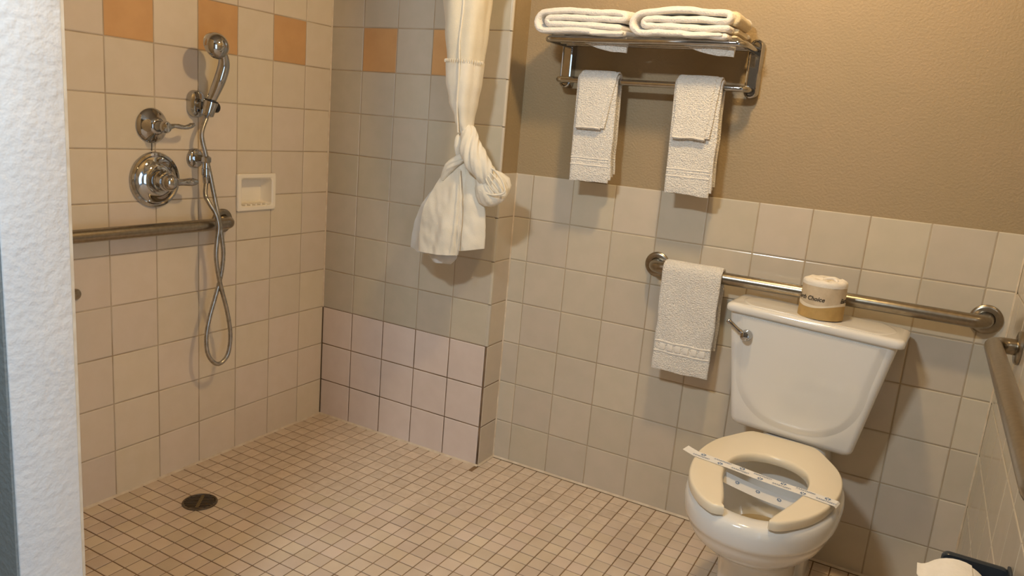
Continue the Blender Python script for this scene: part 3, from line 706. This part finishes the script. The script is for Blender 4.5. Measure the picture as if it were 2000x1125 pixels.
# knot: overlapping bands of twisted cloth
def band(path, wd, th, name, seed=0, folds=3, m_=None, n=8, fold_amp=.25):
    P = smoothpath([p for p in path], n); N_ = len(P); bm = bmesh.new(); rings = []
    tang = [(P[min(i+1,N_-1)]-P[max(i-1,0)]).normalized() for i in range(N_)]
    nrm = None
    for i in range(N_):
        out = Vector((.35,-.93,.1)) # towards the room
        side = tang[i].cross(out).normalized(); o2 = side.cross(tang[i]).normalized()
        s = i/(N_-1)*(len(wd)-1); k = min(int(s), len(wd)-2); f = s-k; W = wd[k]+(wd[k+1]-wd[k])*f; H = th[k]+(th[k+1]-th[k])*f
        ring = []
        for q in range(40):
            a = 2*PI*q/40
            r = 1+fold_amp*(.5*math.sin(folds*2*a+seed+i*.06)*.5) if math.sin(a) > 0 else 1
            ring.append(P[i]+side*W*math.cos(a)*(abs(r)) + o2*H*math.sin(a)*r*(1+.18*math.sin(folds*3*math.cos(a)+seed)))
        rings.append(ring)
    add_loft(bm, rings); return reparent(finish(name, bm, m_ or m_cloth, None, 80), t)
def K(u, v, y): return hit(u, v, 1, y)
def twist(path, radii, name, ridges=3, turns=1.1, depth=.16, seed=0, flat=.7, n=10, seg=64):
    P = smoothpath(path, n); N_ = len(P); rings = []
    tang = [(P[min(i+1,N_-1)]-P[max(i-1,0)]).normalized() for i in range(N_)]
    out = Vector((.35,-.93,.1)).normalized()
    for i in range(N_):
        side = tang[i].cross(out).normalized(); o2 = side.cross(tang[i]).normalized()
        s_ = i/(N_-1); f = s_*(len(radii)-1); k = min(int(f), len(radii)-2); R_ = radii[k]+(radii[k+1]-radii[k])*(f-k)
        ring = []
        for q in range(seg):
            a = 2*PI*q/seg
            ph = ridges*a/1.0+turns*2*PI*s_*ridges/2+seed+.7*math.sin(2*a+s_*5)
            rr_ = R_*(1-depth*(1-abs(math.sin(ph/2)))**2.2-.05*math.sin(2.3*ph+s_*9)+.05*noise.noise(Vector((math.cos(a)*2,math.sin(a)*2,s_*5+seed))))
            ring.append(P[i]+side*rr_*math.cos(a)+o2*rr_*flat*math.sin(a))
        rings.append(ring)
    bm = bmesh.new(); add_loft(bm, rings); return reparent(finish(name, bm, m_cloth, None, 80), t)
twist([K(909,248,-.15),K(915,262,-.165),K(920,288,-.180),K(932,316,-.182),K(948,340,-.170),K(962,360,-.155)], [.020,.029,.036,.040,.037,.022], 'knot_wrap', 4, 1.3, .30, .4)
twist([K(906,262,-.150),K(897,268,-.170),K(894,285,-.176),K(897,302,-.168),K(906,312,-.155)], [.006,.010,.0125,.011,.006], 'knot_loop', 2, .8, .25, 1.0)
twist([K(912,306,-.165),K(896,312,-.175),K(878,326,-.176),K(864,350,-.170)], [.010,.016,.017,.008], 'tail_shoulder', 2, .5, .22, 2.0, flat=.8)
band([K(899,300,-.125),K(915,305,-.12),K(935,315,-.12),K(952,335,-.125)], [.02,.032,.034,.02], [.018,.02,.02,.014], 'knot_core', .3, 2)
# bow pouch to the right of the knot
def pouch():
    bm = bmesh.new(); rings = []
    prof = [(0.0,.008),(.08,.024),(.22,.040),(.42,.053),(.62,.056),(.80,.049),(.93,.033),(1.0,.012)]
    a0 = K(944,330,-.155); a1 = K(966,402,-.150); ax = (a1-a0); out = Vector((.55,-.83,0)).normalized(); L_ = ax.length; axn = ax.normalized()
    side = axn.cross(out).normalized()
    if side.x < 0: side = -side
    for s, r in [(p[0],p[1]) for p in prof]:
        ring = []
        for q in range(36):
            a = 2*PI*q/36
            wob = 1+.10*math.sin(5*a+s*5)+.06*math.sin(9*a+2)
            ring.append(a0+ax*s+side*(r*1.0*math.cos(a)*wob+.012*math.sin(s*PI))+out*(.55*r*math.sin(a)*wob))
        rings.append(ring)
    add_loft(bm, rings); reparent(finish('bow_pouch', bm, m_cloth, None, 80), t)
    bm = bmesh.new(); pts = [K(944,332,-.175),K(962,330,-.178),K(976,345,-.175),K(984,362,-.170),K(985,376,-.168),K(968,381,-.176),K(950,378,-.182),K(937,372,-.182)]
    add_tube(bm, smoothpath(pts, 6), .0032, 8); reparent(finish('pouch_edge', bm, m_cloth), t)
    for pp in ([K(948,335,-.180),K(958,350,-.187),K(972,370,-.180)], [K(946,340,-.182),K(952,356,-.190),K(964,374,-.184)], [K(955,334,-.180),K(968,348,-.184),K(980,366,-.176)]):
        bm = bmesh.new(); add_tube(bm, smoothpath(pp, 6), [.0008+.0016*math.sin(PI*k/12) for k in range(13)], 8); reparent(finish('pouch_crease', bm, m_cloth), t)
pouch()
# flared tail below the knot
def tail(name, top, bot, ybot, m_, nfold, amp, zc=0, n=36, rows=26, th=.004, seed=0, ytop=-.165):
    """cloth sheet between two pixel lines, with thickness and folds"""
    bm = bmesh.new(); front = []; 
    for i in range(rows+1):
        s = i/rows; ring = []
        for k in range(n+1):
            u = k/n
            a = K(top[0][0]+(top[1][0]-top[0][0])*u, top[0][1]+(top[1][1]-top[0][1])*u, ytop)
            b = K(bot[0][0]+(bot[1][0]-bot[0][0])*u, bot[0][1]+(bot[1][1]-bot[0][1])*u, ybot)
            s2 = s
            p = a+(b-a)*s
            bulge = math.sin(min(1,s*1.0)*PI*.62)
            wid = (b-a); 
            # widen early like a bell
            mid = (u-.5)
            ex = math.sin(s*PI)*.045*(-1 if u < .5 else .55)*abs(mid)*2
            p = p+Vector((ex*.85,0,0))
            y = -amp*math.cos(nfold*2*PI*u+seed)*(0.35+s*.65) - .030*bulge*math.cos(mid*PI) + noise.noise(Vector((p.x*16+seed,0,p.z*9)))*.012*s + noise.noise(Vector((p.x*45+p.z*20+seed,0,p.z*30)))*.0045*min(1,s*2)
            ring.append(p+Vector((0,y,0)))
        front.append(ring)
    rings = []
    for r in front:
        back = [p+Vector((0,th,0)) for p in r[::-1]]
        rings.append(r+back)
    add_loft(bm, rings); return reparent(finish(name, bm, m_, None, 60), t)
tail('tail_side', ((903,312),(925,322)), ((884,490),(944,486)), -.150, m_cloth, 1.0, .006, seed=2.0, ytop=-.158)
tail('tail_front', ((886,310),(908,314)), ((818,490),(891,499)), -.172, m_cloth, 1.2, .008, seed=.6)
tail('liner_tail', ((880,330),(898,330)), ((800,483),(868,500)), -.128, m_liner, 1.6, .006, seed=1.4, ytop=-.14)
tail('liner_hem', ((850,470),(884,480)), ((846,508),(880,516)), -.135, m_liner, .8, .004, seed=0.3, ytop=-.14, rows=6)
bm = bmesh.new(); add_tube(bm, [K(898+(891-898)*s/20+4*math.sin(s/20*PI), 330+(499-330)*s/20, -.186-.022*math.sin(s/20*PI*.7)) for s in range(21)], .0022, 8); reparent(finish('tail_hem', bm, m_cloth), t)
# rod above the frame
tr = thing('curtain_rod', 'straight chrome curtain rod above the shower entrance', 'rod', (0.70,0,1.98))
bm = bmesh.new(); add_tube(bm, [(0.70,-.001,1.98),(0.70,YP0+.001,1.98)], .0125, 18); reparent(finish('rod', bm, m_chrome), tr)
for y, n_ in ((-.001,(0,-1,0)),(YP0+.001,(0,1,0))):
    bm = bmesh.new(); add_lathe(bm, (0.70,y,1.98), n_, [(0,.03),(.006,.03),(.014,.016)], 24); reparent(finish('rod_flange', bm, m_chrome), tr)

# ------------------------------------------------------------------ toilet
TX = 1.836
YAW = Matrix.Translation((1.836,0,0)) @ Matrix.Rotation(math.radians(-3),4,'Z') @ Matrix.Translation((-1.836,0,0))
TILT = YAW @ Matrix.Translation((1.836,0,.79)) @ Matrix.Rotation(math.radians(1.9),4,'Y') @ Matrix.Translation((-1.836,0,-.79))
def warp(o, M): o.data.transform(M); return o
t = thing('toilet', 'white two piece toilet with open front seat', 'toilet', (TX,-0.2,0))
def thw(z): return .168+(.221-.168)*(z-.425)/(.764-.425)
def tank_front(z): return -.064+(-.088+.064)*(z-.425)/(.764-.425)
def tankring(z):
    yf = tank_front(z); yb = .080
    return rrect(TX, (yf+yb)/2, thw(z), (yb-yf)/2, .018, z)
bm = bmesh.new()
def shrink(r, d):
    c = sum(r, Vector())/len(r); return [Vector((p.x-(d if p.x > c.x else -d), p.y-(d if p.y > c.y else -d), p.z)) for p in r]
rings = [shrink(tankring(.425),.022), shrink(tankring(.427),.012), shrink(tankring(.432),.005), shrink(tankring(.440),.001)]
rings += [tankring(z) for z in (.448,.50,.58,.66,.72,.758,.765)]
add_loft(bm, rings); reparent(warp(finish('tank', bm, m_porc, None, 50), TILT), t)
# raised U-shaped face on the tank front
def upanel(ins, yo, nb=36):
    pts = []; zb_ = .452+ins
    hw = lambda z: thw(z) - .022 - ins
    pts.append((-hw(.758), .758)); pts.append((-hw(.70), .70))
    for k in range(nb+1):
        a = PI+PI*k/nb; h = hw(.635)
        x = h*math.copysign(abs(math.cos(a))**.8, math.cos(a)); z = .635+(zb_-.635)*abs(math.sin(a))**.9
        pts.append((x, z))
    pts.append((hw(.70), .70)); pts.append((hw(.758), .758))
    return [Vector((TX+x, tank_front(z)+yo, z)) for x, z in pts]
bm = bmesh.new(); add_loft(bm, [upanel(0,.004), upanel(0,-.0002), upanel(.007,-.0020), upanel(.014,-.0046), upanel(.021,-.0056), upanel(.03,-.0058)]); reparent(warp(finish('tank_face', bm, m_porc, None, 60), TILT), t)
bm = bmesh.new(); cy = -.006; hx, hy = .2345, .094
def lr(z, d, r=.022): return rrect(TX+.002, cy, hx-d, hy-d, r, z, 8)
add_loft(bm, [lr(.7645,.008), lr(.766,.003), lr(.769,.0005), lr(.777,0), lr(.783,.0008), lr(.787,.004), lr(.7895,.009), lr(.7905,.016)]); lid = reparent(warp(finish('tank_lid', bm, m_porc, None, 60), TILT), t)
def lidpanel(ins, z):
    pts = []; x_ = .205-ins; yb_ = .083-ins
    for k in range(13):
        a = -1+2*k/12; pts.append((x_-.075*(a*.5+.5)**0.0*(1-math.cos(a*1.1))*1.0-.0*a, a*yb_))
    for k in range(13):
        a = 1-2*k/12; pts.append((-(x_-.075*(1-math.cos(a*1.1))), a*yb_))
    return [Vector((TX+.002+x, cy+y, z)) for x, y in pts]
bm = bmesh.new(); add_loft(bm, [lidpanel(0,.7895), lidpanel(0,.7908), lidpanel(.004,.7922), lidpanel(.008,.7926)]); o = warp(finish('lid_panel', bm, m_porc, None, 60), TILT); o.parent = lid; o.matrix_parent_inverse = lid.matrix_world.inverted() if False else Matrix.Identity(4)
LV = Vector((1.676, tank_front(.714)-.0070, .706))
bm = bmesh.new(); add_lathe(bm, LV, (0,-1,0), [(0,.0165),(.006,.0165),(.009,.0150),(.018,.0150),(.024,.0120),(.027,.004)], 24); lev = reparent(warp(finish('flush_lever', bm, m_chrome), TILT), t)
bm = bmesh.new(); add_tube(bm, smoothpath([LV+Vector((-.004,-.012,.002)), LV+Vector((-.022,-.016,.013)), LV+Vector((-.042,-.016,.026)), LV+Vector((-.056,-.014,.033))], 5), [.0075]*5+[.0062]*4+[.0065]*4+[.008,.0085,.0078], 14); o = warp(finish('lever_arm', bm, m_chrome), TILT); o.parent = lev
# bowl
def egg(a, yf, yb, z, n=56, wy=.46, p=2.25):
    pts = []; ym = yb+(yf-yb)*wy
    for k in range(n):
        th = 2*PI*k/n; c, s = math.cos(th), math.sin(th)
        x = a*math.copysign(abs(s)**(2/p), s); yy = (yf-ym if c > 0 else ym-yb)
        y = ym+yy*math.copysign(abs(c)**(2/p), c)
        pts.append(Vector((TX+x, y, z)))
    return pts
bm = bmesh.new()
rim = [egg(.100,-.43,-.18,0.0), egg(.100,-.43,-.17,.012), egg(.093,-.425,-.16,.05), egg(.092,-.430,-.14,.12), egg(.097,-.445,-.12,.20), egg(.112,-.475,-.11,.242), egg(.142,-.535,-.10,.268), egg(.164,-.578,-.09,.300), egg(.174,-.596,-.087,.326), egg(.1765,-.600,-.085,.338), egg(.1810,-.604,-.083,.341),
       egg(.1835,-.609,-.082,.352), egg(.1850,-.612,-.082,.380), egg(.182,-.609,-.083,.396), egg(.176,-.602,-.088,.4035), egg(.168,-.592,-.095,.406),
       egg(.130,-.560,-.16,.405), egg(.122,-.552,-.17,.400), egg(.120,-.550,-.172,.385), egg(.128,-.555,-.165,.365), egg(.118,-.53,-.17,.31), egg(.090,-.47,-.20,.25), egg(.060,-.42,-.24,.215)]
add_loft(bm, rim); reparent(warp(finish('bowl', bm, m_porc, None, 50), YAW), t)
bm = bmesh.new(); add_loft(bm, [egg(.088,-.465,-.203,.246), egg(.087,-.464,-.204,.2475)]); reparent(warp(finish('water', bm, m_water, None, 50), YAW), t)
bm = bmesh.new()
add_loft(bm, [rrect(TX,.005,.095,.075,.03,0.0), rrect(TX,.005,.090,.075,.03,.02), rrect(TX,.005,.085,.072,.03,.25), rrect(TX,.01,.10,.066,.03,.36), rrect(TX,.012,.092,.066,.03,.40), rrect(TX,.012,.085,.062,.03,.4245)]); reparent(warp(finish('rear_deck', bm, m_porc, None, 50), YAW), t)
# open-front seat
bm = bmesh.new()
# build as quads between outer and inner lines
m_ = 96
def resample(pts, m):
    L_ = [0]
    for a, b in zip(pts, pts[1:]): L_.append(L_[-1]+math.dist(a,b))
    out = []; j = 0
    for k in range(m+1):
        d = L_[-1]*k/m
        while j < len(L_)-2 and L_[j+1] < d: j += 1
        f = (d-L_[j])/max(1e-9, L_[j+1]-L_[j]); a, b = pts[j], pts[j+1]
        out.append((a[0]+(b[0]-a[0])*f, a[1]+(b[1]-a[1])*f))
    return out
OUT = [(1.772,-.598),(1.750,-.603),(1.728,-.592),(1.700,-.566),(1.668,-.514),(1.645,-.442),(1.634,-.354),(1.637,-.277),(1.654,-.200),(1.684,-.136),(1.716,-.078),(1.735,-.067),(1.765,-.0665),(1.82,-.068),(1.875,-.071),(1.905,-.083),(1.941,-.138),(1.974,-.200),(1.991,-.270),(1.992,-.352),(1.976,-.444),(1.949,-.516),(1.912,-.571),(1.886,-.596),(1.872,-.600)]
INN = [(1.762,-.580),(1.757,-.540),(1.745,-.490),(1.728,-.430),(1.719,-.370),(1.720,-.325),(1.732,-.280),(1.757,-.246),(1.785,-.230),(1.815,-.225),(1.848,-.230),(1.880,-.247),(1.905,-.280),(1.917,-.331),(1.915,-.396),(1.901,-.460),(1.885,-.517),(1.873,-.560),(1.868,-.585)]
def sm(pts): return [(p.x,p.y) for p in smoothpath([(x,y,0) for x,y in pts], 5)]
O_ = resample(sm(OUT), m_); I_ = resample(sm(INN), m_)
rings = []
for a, b in zip(O_, I_):
    A = Vector((a[0], a[1], 0)); B = Vector((b[0], b[1], 0)); d = (B-A).normalized(); W = (B-A).length
    def pt(s, z): return A+d*s+Vector((0,0,z))
    sec = [(0.001,.4085),(0,.411),(0,.425),(.0012,.4290),(.0035,.4312),(.007,.4318),(W*.5,.4320),(W-.010,.4318),(W-.005,.4306),(W-.0015,.427),(W,.421),(W,.412),(W-.002,.4085)]
    rings.append([pt(s,z) for s,z in sec])
# taper the two tips so that they round off
tipn = 2
for ring, f_ in ((rings[0],.70), (rings[-1],.70), (rings[1],.90), (rings[-2],.90)):
    c = sum(ring, Vector())/len(ring)
    for i in range(len(ring)): ring[i] = c+(ring[i]-c)*f_+Vector((0,0,(ring[i].z-c.z)*(1-f_)*.7))
add_loft(bm, rings); seat = reparent(finish('seat', bm, m_seat, None, 55), t)
for s in (-1, 1):
    bm = bmesh.new(); add_lathe(bm, (1.815+s*.060,-.094,.4045), (0,0,1), [(0,.014),(.008,.014),(.012,.011)], 20); reparent(finish('seat_hinge', bm, m_seat), t)
    bm = bmesh.new(); add_lathe(bm, (TX+s*.112,-.36,0.001), (0,0,1), [(0,.017),(.010,.016),(.018,.010),(.020,.002)], 20); reparent(finish('bolt_cap', bm, m_porc), t)

# ------------------------------------------------------------------ paper strip across the seat
t = thing('paper_strip', 'printed white hygiene paper strip across the toilet seat', 'paper strip', (TX,-0.38,0.434))
def strip_pt(s):
    """top ribbon centre line, s from 0 (left) to 1 (right)"""
    x = 1.628+(1.990-1.628)*s; y = -.350+(-.412+.350)*s
    z = .4332
    if 1.745 < x < 1.930: z -= .0022*math.sin((x-1.745)/.185*PI)
    return Vector((x,y,z))
SW = .0175; sd = Vector((.062,.367,0)).normalized()
bm = bmesh.new(); rings = []
cl = [strip_pt(s/40) for s in range(41)]
cl = [Vector((1.604,-.342,.4385)), Vector((1.618,-.346,.436))]+cl[1:]+[Vector((1.9945,-.413,.4290)), Vector((1.9965,-.414,.420)), Vector((1.9985,-.415,.404))]
for p in cl: rings.append([p-sd*SW, p+sd*SW, p+sd*SW+Vector((0,0,.0004)), p-sd*SW+Vector((0,0,.0004))])
add_loft(bm, rings); reparent(finish('top_band', bm, m_strip, None, 30), t)
bm = bmesh.new(); rings = []
for k in range(25):
    s = k/24; x = 1.722+(1.955-1.722)*s; y = -.382+(-.427+.382)*s; z = .4065-.008*math.sin(s*PI)
    p = Vector((x,y,z)); e = Vector((.0,.62,.20)).normalized()
    rings.append([p-e*SW*1.15, p+e*SW*1.15, p+e*SW*1.15+Vector((0,0,.0004)), p-e*SW*1.15+Vector((0,0,.0004))])
add_loft(bm, rings); reparent(finish('under_band', bm, m_strip2, None, 30), t)
def flower(c, e1, e2, nz, r=.0098):
    bm = bmesh.new()
    for k in range(7):
        a = 2*PI*k/7; d = e1*math.cos(a)+e2*math.sin(a); q = e1*-math.sin(a)+e2*math.cos(a)
        pts = [c+d*r*.28, c+d*r*.7+q*r*.24, c+d*r, c+d*r*.7-q*r*.24]
        bm.faces.new([bm.verts.new(p+nz*.0006) for p in pts])
    return reparent(finish('flower_print', bm, m_inkblue, None, None), t)
tmesh = text_mesh('SANITIZED', .0096, .15); tmesh.materials.append(m_inkblue)
dirx = (strip_pt(1)-strip_pt(0)); dirx.z = 0; dirx.normalize(); up_ = Vector((0,0,1)); diry = up_.cross(dirx)
def put_text(c, flip=1, dx=None, dy=None):
    o = bpy.data.objects.new('text_print', tmesh); COL.objects.link(o)
    M = Matrix.Identity(4); ex = (dx or dirx)*flip; ey = (dy or diry)*flip; ez = ex.cross(ey)
    for i in range(3): M[i][0] = ex[i]; M[i][1] = ey[i]; M[i][2] = ez[i]; M[i][3] = c[i]
    o.matrix_world = M; reparent(o, t)
for k in range(7):
    s = .07+.145*k; row = .0082 if k % 2 else -.0082
    flower(strip_pt(s)-diry*row+Vector((0,0,.0004)), dirx, diry, up_, .0078)
    put_text(strip_pt(s)+diry*row+Vector((0,0,.0017)), 1)
for k in range(4):
    s = .15+.23*k; p = Vector((1.722+.233*s,-.382-.045*s,.4065-.008*math.sin(s*PI)+.0008)); e = Vector((.0,.62,.10)).normalized(); dx = Vector((.233,-.075,0)).normalized()
    flower(p, dx, e, Vector((0,-.1,1)).normalized(), .0068)
bm = bmesh.new(); p = Vector((1.9992,-.4155,.414)); 
for k in range(7):
    a = 2*PI*k/7; d = Vector((0,math.cos(a),math.sin(a)))*.006; q = Vector((0,-math.sin(a),math.cos(a)))*.0016
    bm.faces.new([bm.verts.new(p+v_) for v_ in (d*.25, d*.7+q, d, d*.7-q)])
reparent(finish('flower_print', bm, m_inkblue, None, None), t)

# ------------------------------------------------------------------ wrapped toilet roll on the tank
RC = Vector((1.846,-.030,.7932)); RR = .0590; RH = .104
t = thing('wrapped_toilet_roll', 'paper wrapped spare toilet roll standing on the tank lid', 'toilet roll', RC)
def cyl_band(name, r, z0f, z1f, m_, n=72, rows=4):
    bm = bmesh.new(); rings = []
    for j in range(rows+1):
        ring = []
        for k in range(n):
            a = 2*PI*k/n; z = z0f(a)+(z1f(a)-z0f(a))*j/rows
            rr_ = r*(1-.03*(z/RH))*(1+.006*noise.noise(Vector((math.cos(a)*5,math.sin(a)*5,z*40))))
            ring.append(RC+Vector((rr_*math.cos(a), rr_*math.sin(a), z)))
        rings.append(ring)
    add_loft(bm, rings, True, name == 'wrapper', name == 'wrapper'); return reparent(finish(name, bm, m_, None, 60), t)
wave = lambda a: .036+.0055*math.sin(2*a+2.6)
cyl_band('wrapper', RR, lambda a: 0.0005, lambda a: .096, m_wrap, rows=10)
cyl_band('gold_band', RR+.0006, lambda a: .001, wave, m_gold)
cyl_band('white_stripe', RR+.0008, lambda a: wave(a), lambda a: wave(a)+.008+.003*math.sin(2*a+1), m_wrapw, rows=2)
bm = bmesh.new(); rings = []
for r, z in ((.0580,.090),(.0585,.0975),(.057,.103),(.052,.1065),(.043,.1065),(.032,.1045),(.022,.1035),(.012,.1005),(.004,.098)):
    ring = []
    for k in range(64):
        a = 2*PI*k/64; f = noise.noise(Vector((math.cos(a)*2.5,math.sin(a)*2.5,r*60)))
        ring.append(RC+Vector((r*math.cos(a)*(1+.02*f), r*math.sin(a)*(1+.02*f), z+.0035*f*(1 if r < .054 else .3)+.0018*math.sin(9*a+r*90)*(r < .05))))
    rings.append(ring)
add_loft(bm, rings, True, False, True); reparent(finish('twisted_top', bm, m_paper, None, 70), t)
bm = bmesh.new(); q = RC+Vector((.014,-.010,.1055)); add_tube(bm, smoothpath([q+Vector((-.022,.006,-.001)), q+Vector((-.008,.002,.004)), q+Vector((.006,0,.006)), q+Vector((.016,-.004,.0)), q+Vector((.024,-.002,-.002))], 4), [.002]*3+[.004]*5+[.005]*5+[.003]*4, 8); reparent(finish('paper_twist', bm, m_paper), t)
wt = text_mesh('Earth Choice', .0165, .25, bold=.0004)
def wrap_text(me, a0, z):
    me = me.copy(); me.materials.clear(); me.materials.append(m_ink)
    for v in me.vertices:
        r = (RR*(1-.03*(z/RH)))*1.0075+.0004; a = a0+v.co.x/r
        v.co = RC+Vector((r*math.cos(a), r*math.sin(a), z+v.co.y))
    o = bpy.data.objects.new('brand_print', me); COL.objects.link(o); reparent(o, t)
ca = math.atan2(CAM.y-RC.y, CAM.x-RC.x)
wrap_text(wt, ca-.66, .056); wrap_text(wt, ca+1.62, .056); wrap_text(wt, ca+3.6, .056)

# ------------------------------------------------------------------ toilet paper holder on the right wall
t = thing('paper_holder', 'dark plastic toilet paper holder on the right hand wall', 'paper holder', (XD,-.78,.5))
bm = bmesh.new()
def hp_ring(y, d): return [Vector((2.243+p.x, y, 0.476+p.y)) for p in rrect(0,0,.053-d,.070-d,.012,0,6)]
add_loft(bm, [hp_ring(-.728,.0015), hp_ring(-.731,0), hp_ring(-.739,0), hp_ring(-.742,.0015)]); reparent(finish('end_plate', bm, m_navy), t)
bm = bmesh.new(); add_box(bm, (XD-.006,-.92,.43),(XD-.0003,-.728,.55)); bevel(bm, .002, 2); reparent(finish('wall_plate', bm, m_navy), t)
PC = Vector((2.213,-.80,.503))
bm = bmesh.new(); add_tube(bm, [(PC.x,-.740,PC.z),(PC.x,-.925,PC.z)], .012, 16); reparent(finish('spindle', bm, m_black), t)
t = thing('toilet_paper_roll', 'white toilet paper roll with loose end on the dark holder', 'toilet roll', PC)
def spiralprof(r): return r
bm = bmesh.new(); add_lathe(bm, (PC.x,-.788,PC.z), (0,-1,0), [(0,.020),(0,.054),(.002,.0565),(.106,.0565),(.108,.054),(.108,.020),(0,.020)], 56, cap=False); reparent(finish('roll_body', bm, m_paper, None, 40), t)
bm = bmesh.new(); rings = []
fp = [(PC.x+.0575*math.cos(a), PC.z+.0575*math.sin(a)) for a in [math.radians(70+10*k) for k in range(8)]]
lx, lz = fp[-1]; fp += [(lx-.005,lz-.003),(lx-.011,lz-.0045),(lx-.018,lz-.004)]
n = len(fp)
for i, (x, z) in enumerate(fp):
    nar = 0 if i < 8 else (i-7)*.012
    rings.append([(x,-.789-nar*.2,z),(x,-.895+nar*1.6,z),(x,-.895+nar*1.6,z+.0012),(x,-.789-nar*.2,z+.0012)])
add_loft(bm, rings); reparent(finish('loose_sheet', bm, m_paper, None, 60), t)
